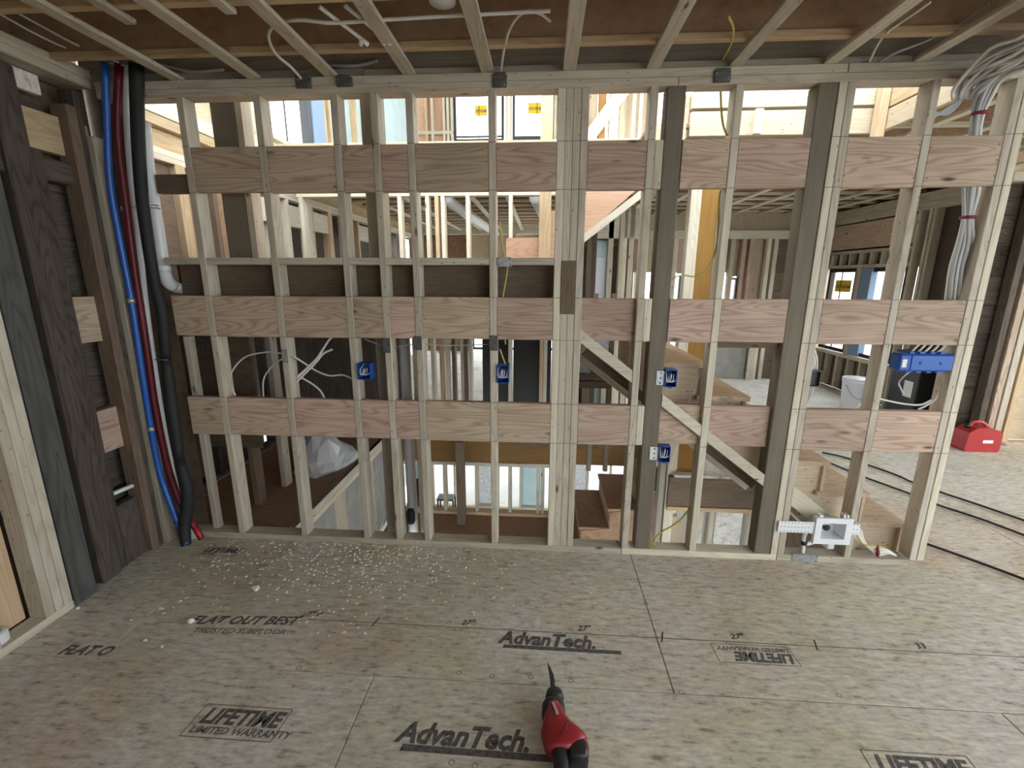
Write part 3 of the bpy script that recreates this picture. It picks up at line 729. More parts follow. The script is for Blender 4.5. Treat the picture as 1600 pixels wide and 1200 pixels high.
# ------------------------------------------------------------------ far outer wall with upper windows
wfar = empty('wall_far', (0, 7.5, 0), 'far outer wall with tall upper windows', kind='structure')
YF = 7.5
B('plate', -2.7, 4.6, YF, YF + 0.1, 2.50, 2.59, PALE, wfar)
B('rim_board', -2.7, 4.6, YF, YF + 0.04, 2.59, 2.83, GOLD, wfar)
for x, mt in ((-2.42, GOLD), (-2.30, PALE), (-2.06, PALE), (-1.98, PALE), (-1.90, PALE), (-0.80, PALE), (-0.72, PALE), (0.08, PALE), (0.16, PALE), (0.26, PALE), (0.36, GOLD), (0.66, GOLD), (1.02, PALE), (1.1, PALE), (1.5, PALE)):
    B('stud', x, x + 0.05, YF, YF + 0.1, 2.85, 5.9, mt, wfar)
for a, b, mt in ((-2.65, -1.90, REDPLY), (0.08, 0.45, PLY), (0.47, 1.0, REDPLY), (1.55, 2.2, PLY)): B('sheathing_panel', a, b, YF + 0.1, YF + 0.115, 2.85, 5.9, mt, wfar, 0)
B('sheathing_panel', -2.7, 2.2, YF + 0.1, YF + 0.115, 2.85, 4.28, PLY, wfar, 0)
B('sill_plate', -2.65, -1.85, YF - 0.01, YF + 0.1, 4.42, 4.48, PALE, wfar)
B('sill_plate', -1.85, 0.1, YF - 0.01, YF + 0.1, 4.22, 4.28, PALE, wfar)
window(2, 'y', YF + 0.02, -1.84, -0.83, 4.28, 5.9, 'upper far window with yellow sticker left of the pale mullion', bars=(-1.33,), sticker=(-1.41, 4.75, 0.24, 0.19), hbar=4.36)
window(3, 'y', YF + 0.02, -0.66, 0.06, 4.28, 5.9, 'upper far window with yellow sticker right of the pale mullion', bars=(-0.175,), sticker=(-0.356, 4.77, 0.30, 0.20), hbar=4.34)
# lower storey: stud bays open to daylight, glazed doors
for k in range(15): B('stud', -2.6 + k * 0.5, -2.56 + k * 0.5, YF, YF + 0.1, 0.0, 2.5, PALE, wfar)
B('sheathing_panel', -2.7, -1.6, YF + 0.1, YF + 0.115, 0.0, 2.5, OSBBROWN, wfar, 0)
B('sheathing_panel', -1.6, 0.9, YF + 0.1, YF + 0.115, 1.42, 2.5, PLY, wfar, 0)
window(4, 'y', YF + 0.04, -1.55, 0.85, 0.05, 1.40, 'glazed far opening seen low between the studs', bars=(-0.35,))

# upper storey: floor, inner partition with diagonal brace, rim boards of the stair opening
fu = empty('floor_upper', (0, 4.5, 2.83), 'upper storey floor around the stair opening', kind='structure')
for a, b in ((2.15, 3.7), (3.7, 5.6), (5.6, 7.5)):
    for c, d in ((-2.6, -0.2), (-0.2, 2.2), (2.2, 4.5)): B('floor_panel', c + 0.001, d - 0.001, a + 0.001, b - 0.001, 2.831, 2.85, PLY, fu, 0.001)
for c, d in ((1.0, 2.25),): B('floor_panel', c, d, 1.14, 2.149, 2.831, 2.85, PLY, fu, 0.001)
B('floor_panel', 2.26, 4.5, 0.10, 2.149, 2.831, 2.85, PLY, fu, 0.001)
B('rim_board', 1.0, 2.27, 1.10, 1.135, 2.573, 2.728, PLY, fu)
B('rim_board', 1.0, 2.27, 1.09, 1.135, 2.745, 2.85, PLY, fu)
B('joist_block', 1.42, 1.47, 1.06, 1.10, 2.573, 2.728, PALE, fu)
B('rim_board', 2.25, 2.288, 0.10, 1.09, 2.573, 2.70, PLY, fu)
B('rim_board', 2.25, 2.288, 0.10, 1.09, 2.71, 2.85, GOLD, fu)
B('stud', 2.19, 2.245, 1.02, 1.08, 2.30, 2.85, GOLD, fu)
B('rim_board', 0.97, 1.0, 1.14, 2.15, 2.573, 2.85, PLY, fu)
pt = empty('wall_upper', (1.0, 3.5, 2.85), 'upper stud partition with a diagonal brace', kind='structure')
for x, mt in ((0.36, PALE), (0.46, PALE), (0.74, PALE), (0.86, GOLD), (1.0, PALE), (1.08, PALE), (1.28, PALE)): B('stud', x, x + 0.04, 3.5, 3.59, 2.85, 4.6, mt, pt)
B('veneer_post', 0.62, 0.70, 3.5, 3.59, 2.85, 4.6, LVL, pt)
B('sheathing_panel', 0.40, 0.61, 3.60, 3.612, 2.85, 4.6, PLY, pt, 0)
beam('diagonal_brace', (0.30, 3.47, 2.95), (1.05, 3.47, 3.92), 0.14, 0.04, PALE, pt)
B('bottom_plate', 0.30, 2.3, 3.5, 3.59, 2.85, 2.888, PALE, pt)

rf = empty('sky_cut_roof', (0.8, 4.6, 5.7), 'unseen roof deck added to cut the sky light upstairs', kind='structure')
for k in range(6): B('roof_panel', -3.0, 4.7, -0.6 + k * 1.45, 0.845 + k * 1.45, 5.72, 5.74, PLY, rf, 0)  # unseen roof, added to reduce the sky light on the upper storey
for k in range(9): B('rafter', -2.9 + k * 0.93, -2.862 + k * 0.93, -0.6, 8.0, 5.5, 5.72, PALE, rf)
# ------------------------------------------------------------------ ceilings over the rooms beyond
cf = empty('ceiling_far', (0, 5, 2.5), 'strapped ceiling of the rooms beyond', kind='structure')
for k in range(14): 
    y = 2.42 + 0.385 * k
    joist(-2.6, 0.95, y, cf, fm=PALE); joist(0.98, 4.5, y, cf, fm=PALE)
for k in range(3): joist(2.30, 4.5, 0.45 + 0.6 * k, cf, fm=PALE)
for x in (-2.2, -1.75, -1.3, -0.9, -0.45, 0.0, 0.45, 0.85, 1.3, 1.7, 2.1, 2.5, 2.9, 3.3, 3.7, 4.1):
    beam('strapping_strip', (x, 2.2 if x < 2.3 else 0.15, 2.580), (x, 7.45, 2.580), 0.062, 0.019, PALE, cf, side=(0, 0, 1))
for x, y0, y1 in ((-1.05, 2.6, 6.5), (-0.1, 2.6, 5.0)):
    d = tube('duct', [(x, y0, 2.42), (x + 0.15, y1, 2.42)], 0.06, WHITEPL, None, 12, 1)
    tag(d, 'white round duct slung under the far ceiling, ' + ('left one' if x < -1 else 'right one'), 'duct', 'white ducts under the far ceiling')

# ------------------------------------------------------------------ right room: windows wall, back wall, dark boards
wr = empty('wall_right', (4.4, 3.5, 0), 'right wall of studs with low windows and headers', kind='structure')
XR = 4.35
B('top_plate', XR, XR + 0.09, 2.2, 5.1, 2.38, 2.46, PINE, wr)
B('rim_board', XR, XR + 0.04, 2.2, 5.1, 2.462, 2.57, PINE, wr)
B('sheathing_panel', XR + 0.12, XR + 0.13, 2.2, 5.6, 1.75, 2.85, BROWN, wr, 0)
B('header', XR + 0.01, XR + 0.06, 3.45, 5.05, 2.02, 2.36, FIR, wr)
B('plate', XR, XR + 0.09, 3.45, 5.05, 1.955, 1.995, PINE, wr)
B('plate', XR, XR + 0.09, 3.45, 5.05, 1.76, 1.80, PINE, wr)
for k in range(8): B('cripple', XR, XR + 0.09, 3.50 + k * 0.21, 3.53 + k * 0.21, 1.80, 1.955, PINE, wr)
B('backing_panel', XR + 0.10, XR + 0.11, 3.4, 5.05, 1.75, 2.40, BROWN, wr)
for k in range(7): B('cripple', XR, XR + 0.09, 3.47 + k * 0.25, 3.51 + k * 0.25, 0.038, 0.50, PINE, wr)
B('sill_plate', XR - 0.01, XR + 0.1, 3.45, 5.05, 0.50, 0.545, PALE, wr)
B('backing_panel', XR + 0.10, XR + 0.11, 2.2, 5.05, 0.0, 0.52, BROWN, wr)
B('stud', XR, XR + 0.09, 4.28, 4.37, 0.545, 1.76, PINE, wr)
for y in (3.20, 3.26, 3.42): B('stud', XR, XR + 0.09, y, y + 0.04, 0.0, 2.38, PINE, wr)
B('backing_panel', XR + 0.10, XR + 0.11, 2.2, 3.42, 0.52, 2.4, DARK, wr)  # dark panel stands in for the shade of a black opening
for y in (2.25, 2.65): B('old_timber', XR, XR + 0.1, y, y + 0.1, 0.0, 2.38, DARK, wr)
window(5, 'x', XR + 0.02, 4.38, 5.02, 0.56, 1.75, 'low right-hand window with a yellow sticker', bars=(4.74,), sticker=(4.50, 1.42, 0.36, 0.17))
w6 = window(6, 'x', XR + 0.02, 3.47, 4.27, 0.56, 1.75, 'low right-hand window beside the dark corner', bars=())
B('jamb', XR - 0.005, XR + 0.08, 4.06, 4.27, 0.56, 1.75, WINBLUE, w6)

wrb = empty('wall_back_right', (3, 5.05, 0), 'back wall of the right room with a white framed hatch', kind='structure')
YB = 5.05
for x, mt in ((1.5, PINE), (1.9, PINE), (2.02, PALE), (2.42, PINE), (2.75, FIR), (2.88, PINE), (3.05, FIR), (3.16, FIR), (3.42, PALE), (3.52, PALE), (3.86, BROWN), (4.2, BROWN)): B('stud', x, x + 0.06, YB, YB + 0.09, 0.66 if 2.6 < x < 3.4 else 0.0, 2.2, mt, wrb)
B('top_plate', 1.4, 4.4, YB - 0.01, YB + 0.09, 2.2, 2.32, PALE, wrb)
for k in range(8): B('siding_plank', 3.5, 4.35, YB + 0.092, YB + 0.11, 0.02 + k * 0.28, 0.292 + k * 0.28, BROWN, wrb)
B('sheathing_panel', 1.4, 2.1, YB + 0.092, YB + 0.105, 1.85, 2.5, PLY, wrb, 0)
B('sheathing_panel', 2.45, 2.90, YB + 0.15, YB + 0.16, 1.7, 2.85, PLY, wrb, 0)
B('sheathing_panel', 1.3, 2.13, YB + 0.15, YB + 0.16, 1.7, 2.85, PLY, wrb, 0)
B('sheathing_panel', 2.13, 2.45, YB + 0.15, YB + 0.16, 1.68, 2.85, PLY, wrb, 0)
B('sheathing_panel', 3.07, 4.6, YB + 0.15, YB + 0.16, 0.0, 2.85, PLY, wrb, 0)
B('sheathing_panel', 2.90, 3.07, YB + 0.15, YB + 0.16, 1.64, 2.85, PLY, wrb, 0)
B('hatch_frame', 2.72, 3.42, YB - 0.03, YB, 0.56, 0.66, PALE, wrb); B('hatch_frame', 3.32, 3.42, YB - 0.03, YB, 0.0, 0.56, PALE, wrb); B('hatch_frame', 2.72, 2.80, YB - 0.03, YB, 0.0, 0.56, PALE, wrb)
B('hatch_panel', 2.80, 3.32, YB + 0.05, YB + 0.06, 0.0, 0.56, CONC, wrb)
window(7, 'y', YB + 0.04, 2.15, 2.42, 0.90, 1.66, 'narrow back window behind the orange veneer column', bars=(), t=0.03, sticker=(2.19, 1.25, 0.12, 0.16))
window(8, 'y', YB + 0.04, 2.92, 3.05, 0.66, 1.62, 'dark-framed slit window in the back wall', bars=(), t=0.03)

wre = empty('wall_right_end', (5.2, 2.15, 0), 'brown stud wall beyond the right end of the stud wall', kind='structure')
B('bottom_plate', 4.40, 6.9, 2.12, 2.21, 0.0, 0.038, FIR, wre)
for x, mt in ((4.30, DARK), (4.40, FIR), (4.475, PINE), (4.56, GOLD), (4.95, GOLD), (5.35, GOLD), (5.75, GOLD), (6.2, GOLD), (6.6, GOLD)): B('stud', x, x + 0.06, 2.12, 2.21, 0.0, 2.45, mt, wre)
for k in range(9): B('siding_plank', 4.12, 4.45, 2.24, 2.26, 0.02 + k * 0.27, 0.285 + k * 0.27, DARK, wre)
B('sheathing_panel', 4.46, 6.9, 2.215, 2.228, 0.038, 2.45, PLY, wre, 0)
B('top_plate', 4.1, 6.9, 2.12, 2.21, 2.45, 2.53, PINE, wre)
B('rim_board', 4.1, 7.0, 2.14, 2.18, 2.531, 2.831, GOLD, wre)

# ------------------------------------------------------------------ unseen walls behind the camera: solid left, right bays left open to admit daylight
wre2 = empty('wall_rear', (0, -4.6, 0), 'rear wall behind the viewer, sheathed on the left with open bays on the right', kind='structure')
for k in range(21): B('stud', -2.45 + k * 0.47, -2.41 + k * 0.47, -4.70, -4.61, 0.0, 2.55, PINE, wre2)
B('sheathing_panel', -2.48, 1.6, -4.72, -4.705, 0.0, 2.6, PLY, wre2, 0)
B('sheathing_panel', 1.6, 7.0, -4.72, -4.705, 0.0, 0.8, PLY, wre2, 0)
wr3 = empty('wall_side', (7.0, -1.2, 0), 'outer side wall of open stud bays', kind='structure')
for k in range(17): B('stud', 6.95, 7.04, -4.6 + k * 0.42, -4.56 + k * 0.42, 0.0, 2.55, PINE, wr3)
B('sheathing_panel', 7.05, 7.062, -4.6, 2.15, 0.0, 0.3, PLY, wr3, 0)
for k, (ya, yb) in enumerate([(-4.6, -2.4), (-2.4, 0.1), (0.1, 2.15)]): B('deck_panel', 4.45, 7.05, ya, yb, 2.832, 2.85, OSBWEB, ce, 0)

# ------------------------------------------------------------------ routes of pipes and cables (metres)
BLUE = [(-2.158,-0.070,2.629), (-2.209,-0.070,2.337), (-2.248,-0.070,2.066), (-2.250,-0.070,1.747), (-2.248,-0.070,1.478), (-2.261,-0.070,1.084), (-2.271,-0.070,0.741), (-2.267,-0.070,0.459), (-2.225,-0.080,0.256), (-2.166,-0.100,0.077), (-2.131,-0.120,0.021)]
RED = [(-2.121,-0.030,2.636), (-2.193,-0.030,2.319), (-2.213,-0.030,2.010), (-2.233,-0.030,1.615), (-2.244,-0.030,1.225), (-2.257,-0.030,0.846), (-2.241,-0.030,0.441), (-2.181,-0.040,0.193), (-2.125,-0.050,0.105), (-2.081,-0.060,0.024)]
PVCV = [(-2.115,-0.002,2.635), (-2.156,-0.002,2.377), (-2.186,-0.002,2.104), (-2.197,-0.002,1.881), (-2.231,-0.002,1.476), (-2.250,-0.002,1.001), (-2.255,-0.002,0.648), (-2.228,-0.012,0.235), (-2.163,-0.022,0.003)]
BLACKP = [(-2.004,-0.062,2.617), (-2.051,-0.062,2.340), (-2.086,-0.062,2.069), (-2.098,-0.062,1.879), (-2.103,-0.062,1.581), (-2.090,-0.062,1.408), (-2.113,-0.062,1.156), (-2.127,-0.062,0.854), (-2.135,-0.062,0.536), (-2.121,-0.062,0.328), (-2.160,-0.082,0.123), (-2.143,-0.112,0.011)]
DRAIN = [(-2.101,0.042,2.394), (-2.118,0.042,2.210), (-2.121,0.042,2.019), (-2.121,0.042,1.821), (-2.126,0.042,1.667), (-2.134,0.052,1.633), (-2.137,0.072,1.580), (-2.133,0.102,1.551)]
WCAB1 = [(-1.474,0.020,1.180), (-1.575,0.050,1.185), (-1.734,0.080,1.151), (-1.819,0.080,1.081), (-1.844,0.070,1.024), (-1.844,0.070,0.965), (-1.827,0.070,0.914)]
WCAB2 = [(-1.477,0.020,1.154), (-1.553,0.050,1.110), (-1.617,0.060,1.049), (-1.640,0.060,0.991), (-1.647,0.060,0.905)]
WCAB3 = [(-1.424,0.030,1.168), (-1.377,0.060,1.122), (-1.315,0.080,1.070), (-1.240,0.080,1.044), (-1.162,0.080,1.049), (-1.098,0.060,1.032), (-1.069,0.040,1.006)]
WCAB4 = [(-1.149,0.030,1.299), (-1.206,0.050,1.263), (-1.254,0.060,1.206), (-1.302,0.070,1.148), (-1.366,0.070,1.090), (-1.437,0.060,1.026)]
WCAB5 = [(-1.201,0.060,1.203), (-1.262,0.070,1.175), (-1.304,0.070,1.129), (-1.376,0.070,1.063), (-1.435,0.060,1.006)]
WCAB6 = [(-1.430,0.060,1.049), (-1.361,0.080,0.999), (-1.307,0.080,0.954), (-1.284,0.080,0.907)]
YEL1 = [(0.676,0.060,0.124), (0.681,0.050,0.066), (0.685,0.040,0.042)]
YEL2 = [(0.693,0.040,0.039), (0.706,0.050,0.089), (0.744,0.060,0.127), (0.797,0.060,0.163), (0.849,0.060,0.216), (0.891,0.060,0.293), (0.901,0.060,0.384), (0.897,0.060,0.505), (0.893,0.060,0.662), (0.893,0.060,0.815)]
YEL3 = [(0.675,0.050,1.597), (0.703,0.050,1.617), (0.742,0.050,1.623), (0.792,0.050,1.617), (0.839,0.050,1.640), (0.875,0.050,1.705), (0.889,0.050,1.784), (0.886,0.050,1.878), (0.879,0.050,2.000), (0.882,0.050,2.039)]
YEL4 = [(0.832,0.040,2.481), (0.843,0.040,2.404), (0.859,0.040,2.334), (0.886,0.050,2.288)]
YEL5 = [(-0.200,0.040,1.248), (-0.214,0.040,1.382), (-0.217,0.040,1.486), (-0.200,0.040,1.587), (-0.188,0.020,1.670), (-0.205,0.020,1.719), (-0.224,0.050,1.818), (-0.232,0.060,1.899)]
YEL6 = [(0.884,0.060,1.128), (0.858,0.060,1.037), (0.840,0.070,0.969), (0.830,0.080,0.914)]
GRNWIRE = [(-1.001,0.050,1.266), (-0.903,0.040,1.232), (-0.856,0.050,1.220), (-0.726,0.050,1.240), (-0.671,0.050,1.244), (-0.527,0.060,1.234), (-0.290,0.050,1.246)]
Y7 = [(-0.231,0.030,1.224), (-0.213,0.030,1.171), (-0.196,0.030,1.128)]
BIGCAB = [(2.017,0.020,2.429), (2.013,0.030,2.298), (2.057,0.040,2.048), (2.079,0.050,1.903), (2.102,0.060,1.783), (2.103,0.070,1.659), (2.124,0.080,1.499)]
WC10 = [(2.095,0.050,0.974), (2.052,0.050,0.948), (1.986,0.050,0.947), (1.902,0.050,0.960), (1.816,0.050,0.979)]
WC11 = [(2.130,0.050,1.202), (2.135,0.050,1.098), (2.124,0.050,0.993), (2.084,0.050,0.949), (2.049,0.060,0.917)]
WC12 = [(1.725,0.030,0.951), (1.687,0.040,0.914), (1.595,0.050,0.902), (1.500,0.060,0.897)]
BUN = [(1.837,0.038,0.213), (1.855,0.028,0.154), (1.892,0.018,0.104), (1.938,0.008,0.087), (1.989,0.008,0.077), (2.043,0.018,0.052)]
CEIL1 = [(-1.202,-0.020,2.557), (-1.205,-0.100,2.573), (-1.209,-0.200,2.577), (-1.186,-0.300,2.583), (-1.157,-0.350,2.602), (-1.088,-0.400,2.609), (-0.969,-0.450,2.593), (-0.841,-0.450,2.579), (-0.636,-0.450,2.584), (-0.384,-0.450,2.589), (-0.136,-0.450,2.593), (0.010,-0.450,2.595)]
CEIL2 = [(-0.216,-0.030,2.564), (-0.193,-0.150,2.593), (-0.160,-0.300,2.598), (-0.120,-0.400,2.600), (-0.075,-0.450,2.597), (-0.027,-0.400,2.610), (0.011,-0.300,2.632)]
CEIL3 = [(1.478,0.020,2.572), (1.430,-0.100,2.593), (1.399,-0.200,2.597), (1.411,-0.250,2.608), (1.399,-0.350,2.597), (1.415,-0.400,2.609)]
CEIL4 = [(1.515,0.020,2.571), (1.546,-0.050,2.587), (1.637,-0.100,2.612), (1.679,-0.200,2.628), (1.697,-0.300,2.645)]
CEIL5 = [(0.806,-0.030,2.588), (0.793,-0.150,2.593), (0.746,-0.300,2.585), (0.688,-0.400,2.583)]
WL1 = [(-2.277,-0.400,2.714), (-2.228,-0.300,2.683), (-2.163,-0.200,2.646), (-2.108,-0.100,2.629), (-2.097,-0.060,2.631)]
WL2 = [(-2.287,-0.400,2.675), (-2.265,-0.300,2.655), (-2.228,-0.200,2.638), (-2.198,-0.120,2.647), (-2.172,-0.050,2.637), (-2.076,-0.030,2.626)]
CEIL6 = [(-1.947,0.020,2.652), (-1.784,0.020,2.614), (-1.601,0.000,2.613)]
CEIL7 = [(-1.106,0.030,2.636), (-1.021,0.020,2.622), (-0.924,0.020,2.622), (-0.830,0.030,2.644)]
CORD1 = [(2.660,1.765,0.012), (2.810,1.635,0.012), (2.977,1.285,0.012), (2.998,1.163,0.012), (3.083,0.976,0.012), (3.190,0.780,0.012), (3.294,0.572,0.012)]
CORD2 = [(2.523,1.675,0.012), (2.626,1.364,0.012), (2.691,1.201,0.012), (2.818,0.946,0.012), (2.880,0.777,0.012), (3.012,0.577,0.012), (3.106,0.375,0.012)]
CORD3 = [(2.396,0.231,0.012), (2.497,0.110,0.012), (2.595,-0.017,0.012), (2.653,-0.097,0.012)]

def plumb(name, pts, r, mat, label, cat, seg=12):
    return tag(tube(name, pts, r, mat, None, seg, 4), label, cat)

# ---------------- pipe bundle in the left corner
p = empty('water_pipe', BLUE[-1], 'bright blue plastic water pipe down the left corner', 'pipe')
tube('pipe', BLUE, 0.0165, BLUEPEX, p, 12)
for i in (4, 6): lathe('coupling', [(0.02, -0.012), (0.021, 0), (0.02, 0.012)], BLUE[i], GALV, p, 12)
p = empty('water_pipe', RED[-1], 'dark red plastic pipe behind the blue pipe', 'pipe')
tube('pipe', RED, 0.019, REDPEX, p, 12)
tube('pipe_end', [RED[-1], (RED[-1][0] - 0.03, RED[-1][1], 0.10)], 0.015, REDBRIGHT, p, 10, 1)
plumb('waste_pipe', PVCV, 0.017, PVC, 'slim white pipe between the red pipe and the black insulation', 'pipe')
p = empty('insulated_pipe', BLACKP[-1], 'black foam-insulated pipe swelling down the left corner', 'pipe')
tube('foam_sleeve', BLACKP[:7], lambda t: 0.031 - 0.005 * t, FOAM, p, 12)
tube('foam_sleeve', BLACKP[6:9], lambda t: 0.026 + 0.006 * math.sin(3.14 * t), FOAM, p, 12)
tube('foam_sleeve', BLACKP[8:], lambda t: 0.027 + 0.009 * math.sin(3.14 * t), FOAM, p, 12)
tube('cable_tie', [(BLACKP[6][0] - 0.036, BLACKP[6][1] - 0.03, BLACKP[6][2]), (BLACKP[6][0] + 0.036, BLACKP[6][1] - 0.03, BLACKP[6][2])], 0.004, STEELDK, p, 6, 1)
p = empty('drain_pipe', DRAIN[0], 'white drain pipe with an elbow passing through the wall', 'pipe')
tube('pipe', DRAIN[:5], 0.031, PVC, p, 16)
tube('elbow', DRAIN[4:], 0.034, PVC, p, 16)
lathe('collar', [(0.034, -0.016), (0.037, -0.014), (0.037, 0.014), (0.034, 0.016)], (DRAIN[4][0], DRAIN[4][1], DRAIN[4][2] - 0.015), PVC, p, 16)
tube('pipe_stub', [DRAIN[-1], (DRAIN[-1][0] + 0.03, 0.16, DRAIN[-1][2] - 0.02)], 0.031, PVC, p, 16, 1)
s = empty('pipe_strap', (-2.17, -0.012, 1.97), 'perforated white metal strap holding the drain pipe', 'strap')
beam('strap_band', (-2.262, -0.016, 1.962), (-2.09, -0.016, 1.978), 0.022, 0.003, PVC, s)
for k in range(4): lathe('hole', [(0.0035, -0.0005), (0.0035, -0.0009)], (-2.245 + k * 0.045, -0.0176, 1.9635 + k * 0.0042), STEELDK, s, 8, 'y')
lathe('clamp', [(0.035, -0.01), (0.037, 0), (0.035, 0.01)], (-2.122, 0.03, 1.975), GALV, s, 16)
plumb('drain_stack', [(-0.832, 0.235, -0.95), (-0.832, 0.235, 1.485)], 0.032, PVC, 'white vertical drain pipe behind the studs left of centre', 'pipe', 16)
lathe('valve', [(0.02, -0.05), (0.028, -0.03), (0.028, 0.03), (0.02, 0.05)], (-0.832, 0.19, 0.09), BLACK, None, 10)
tag(bpy.data.objects['valve'], 'small black fitting on the white vertical drain pipe', 'valve')

# ---------------- electrical boxes
def shell(name, x0, x1, y0, y1, z0, z1, t, mat, parent):
    """box open towards -y"""
    o = [(x0, y0, z0), (x1, y0, z0), (x1, y0, z1), (x0, y0, z1)]
    i = [(x0 + t, y0, z0 + t), (x1 - t, y0, z0 + t), (x1 - t, y0, z1 - t), (x0 + t, y0, z1 - t)]
    ob = [(a, y1, c) for a, _, c in o]; ib = [(a, y1 - t, c) for a, _, c in i]
    V = o + i + ob + ib; F = []
    for k in range(4):
        n = (k + 1) % 4
        F += [(k, n, 4 + n, 4 + k), (k, n, 8 + n, 8 + k), (4 + k, 4 + n, 12 + n, 12 + k)]
    F += [(8, 9, 10, 11), (12, 13, 14, 15)]
    return mesh_obj(name, V, F, mat, parent)
def outlet_box(x0, x1, z0, z1, label, tab=None, wires=3, y0=-0.012, y1=0.062, mat=BLUEBOX):
    b = empty('electrical_box', ((x0 + x1) / 2, y0, z0), label, 'electrical box', 'blue outlet boxes')
    shell('box_body', x0, x1, y0, y1, z0, z1, 0.004, mat, b)
    for z in (z0, z1): B('screw_ear', (x0 + x1) / 2 - 0.01, (x0 + x1) / 2 + 0.01, y0, y0 + 0.01, z - 0.005, z + 0.005, mat, b, 0.001)
    if tab: 
        t = B('mounting_tab', tab[0], tab[1], tab[2], tab[2] + 0.002, z0 + 0.008, z1 - 0.008, tab[3], b, 0.0005)
        for k in range(3): lathe('hole', [(0.005, 0), (0.005, -0.001)], ((tab[0] + tab[1]) / 2, tab[2] - 0.0002, z0 + 0.02 + k * (z1 - z0 - 0.04) / 2), STEELDK, t, 8, 'y')
    cx = (x0 + x1) / 2; h = z1 - z0; w = x1 - x0
    for k in range(wires):
        q = (k - (wires - 1) / 2) * w * 0.22
        tube('wire', [(cx + q, y1 - 0.01, z1 - 0.01), (cx + q - 0.008, y0 + 0.015, z0 + h * 0.62), (cx + q * 0.5 - 0.012, y0 + 0.006, z0 + h * 0.3), (cx + q + 0.012, y0 + 0.008, z0 + h * 0.38), (cx + q + 0.016, y0 + 0.015, z0 + h * 0.75)], 0.0026, WHITECAB if k % 2 == 0 else GALV, b, 6)
    return b
outlet_box(-1.034, -0.957, 1.045, 1.136, 'blue outlet box on the third stud from the left corner', wires=3)
outlet_box(-0.244, -0.178, 1.038, 1.140, 'blue outlet box beside the stud left of the four-ply post', wires=4)
outlet_box(0.668, 0.730, 1.033, 1.128, 'upper blue outlet box on the brown post right of centre', (0.624, 0.668, 0.002, GALV))
outlet_box(0.668, 0.730, 0.598, 0.692, 'lower blue outlet box on the brown post right of centre', (0.620, 0.668, 0.001, WHITEPL))
outlet_box(0.60, 0.68, 0.86, 0.95, 'small blue box deep in the stairwell behind the diagonal board', y0=1.10, y1=1.16, wires=1)
b = empty('electrical_box', (1.98, -0.01, 1.14), 'wide blue four-gang box near the right end of the wall', 'electrical box', 'blue outlet boxes')
B('box_body', 1.846, 2.118, -0.012, 0.06, 1.140, 1.232, BLUEBOX, b, 0.01)
B('cover_plate', 1.905, 2.105, -0.016, -0.012, 1.148, 1.224, BLUEPEX, b, 0.003)
B('paper_label', 1.862, 1.884, -0.0145, -0.012, 1.162, 1.204, PAPER, b, 0)
for k in range(2): lathe('knockout', [(0.008, -0.001), (0.006, -0.003)], (1.95 + k * 0.1, -0.016, 1.186), BLUEBOX, b, 10, 'y')
for k in range(4):
    B('clamp_tab', 1.90 + k * 0.05, 1.925 + k * 0.05, 0.0, 0.02, 1.232, 1.242, BLUEBOX, b, 0.001)
    B('clamp_tab', 1.90 + k * 0.05, 1.925 + k * 0.05, 0.0, 0.02, 1.131, 1.14, BLUEBOX, b, 0.001)
for k in range(5):
    tube('cable', [(1.93 + k * 0.032, 0.03, 1.235), (1.95 + k * 0.034, 0.035, 1.26), (1.985 + k * 0.03, 0.05, 1.29), (2.0 + k * 0.03, 0.06, 1.36)], 0.005, WHITECAB, b, 6)
tube('cable', [(1.955, 0.03, 1.14), (1.92, 0.03, 1.11), (1.905, 0.04, 1.07), (1.925, 0.05, 1.04), (1.95, 0.05, 1.0)], 0.004, GREYCAB, b, 6)
b = empty('electrical_box', (1.47, 0.03, 1.045), 'dark steel switch box on the stud right of the brown post', 'electrical box')
shell('box_body', 1.432, 1.485, 0.01, 0.07, 1.045, 1.132, 0.003, STEELDK, b)
B('inner_plate', 1.436, 1.481, 0.03, 0.034, 1.05, 1.127, BLACK, b, 0)
for k in range(3): tube('cable', [(1.45 + k * 0.012, 0.04, 1.132), (1.445 + k * 0.012, 0.045, 1.19), (1.425 + k * 0.008, 0.05, 1.26)], 0.0045, WHITECAB, b, 6)
for k in range(3): tube('cable', [(1.45 + k * 0.012, 0.04, 1.045), (1.445 + k * 0.010, 0.045, 0.99), (1.43 + k * 0.008, 0.05, 0.90)], 0.004, GREYCAB, b, 6)

# ---------------- metal plates
def nail_plate(x0, x1, z0, z1, y, mat, label, bend=False):
    b = empty('nail_plate', ((x0 + x1) / 2, y, z0), label, 'metal plate', 'metal nail guard plates')
    B('plate', x0, x1, y - 0.0025, y - 0.0003, z0, z1, mat, b, 0.0008)
    for sx in (x0 + 0.006, x1 - 0.006):
        for sz in (z0 + 0.008, z1 - 0.008): lathe('dimple', [(0.004, -0.0001), (0.0025, -0.001)], (sx, y - 0.0026, sz), STEELDK, b, 8, 'y')
    if bend: B('flap', x0, x1, y - 0.0025, y + 0.05, z1 - 0.001, z1 + 0.001, mat, b, 0)
    return b
nail_plate(-1.469, -1.432, 1.128, 1.212, 0, GALV, 'light steel nail plate on the second stud with white cables')
nail_plate(-0.882, -0.838, 1.198, 1.280, 0, STEELDK, 'dark nail plate on the fourth stud, left of two close ones')
nail_plate(-0.705, -0.660, 1.216, 1.294, 0, STEELDK, 'dark nail plate on the fifth stud, right of two close ones')
nail_plate(-0.286, -0.240, 1.218, 1.302, 0, STEELDK, 'dark nail plate on the stud above the middle blue box')
nail_plate(-0.240, -0.166, 1.664, 1.713, 0, GALV, 'shiny wide plate on the flat block in the centre bay')
nail_plate(1.475, 1.62, -0.0, 0.045, 0, GALV, 'grey plate wrapped over the bottom plate under the white wall box')
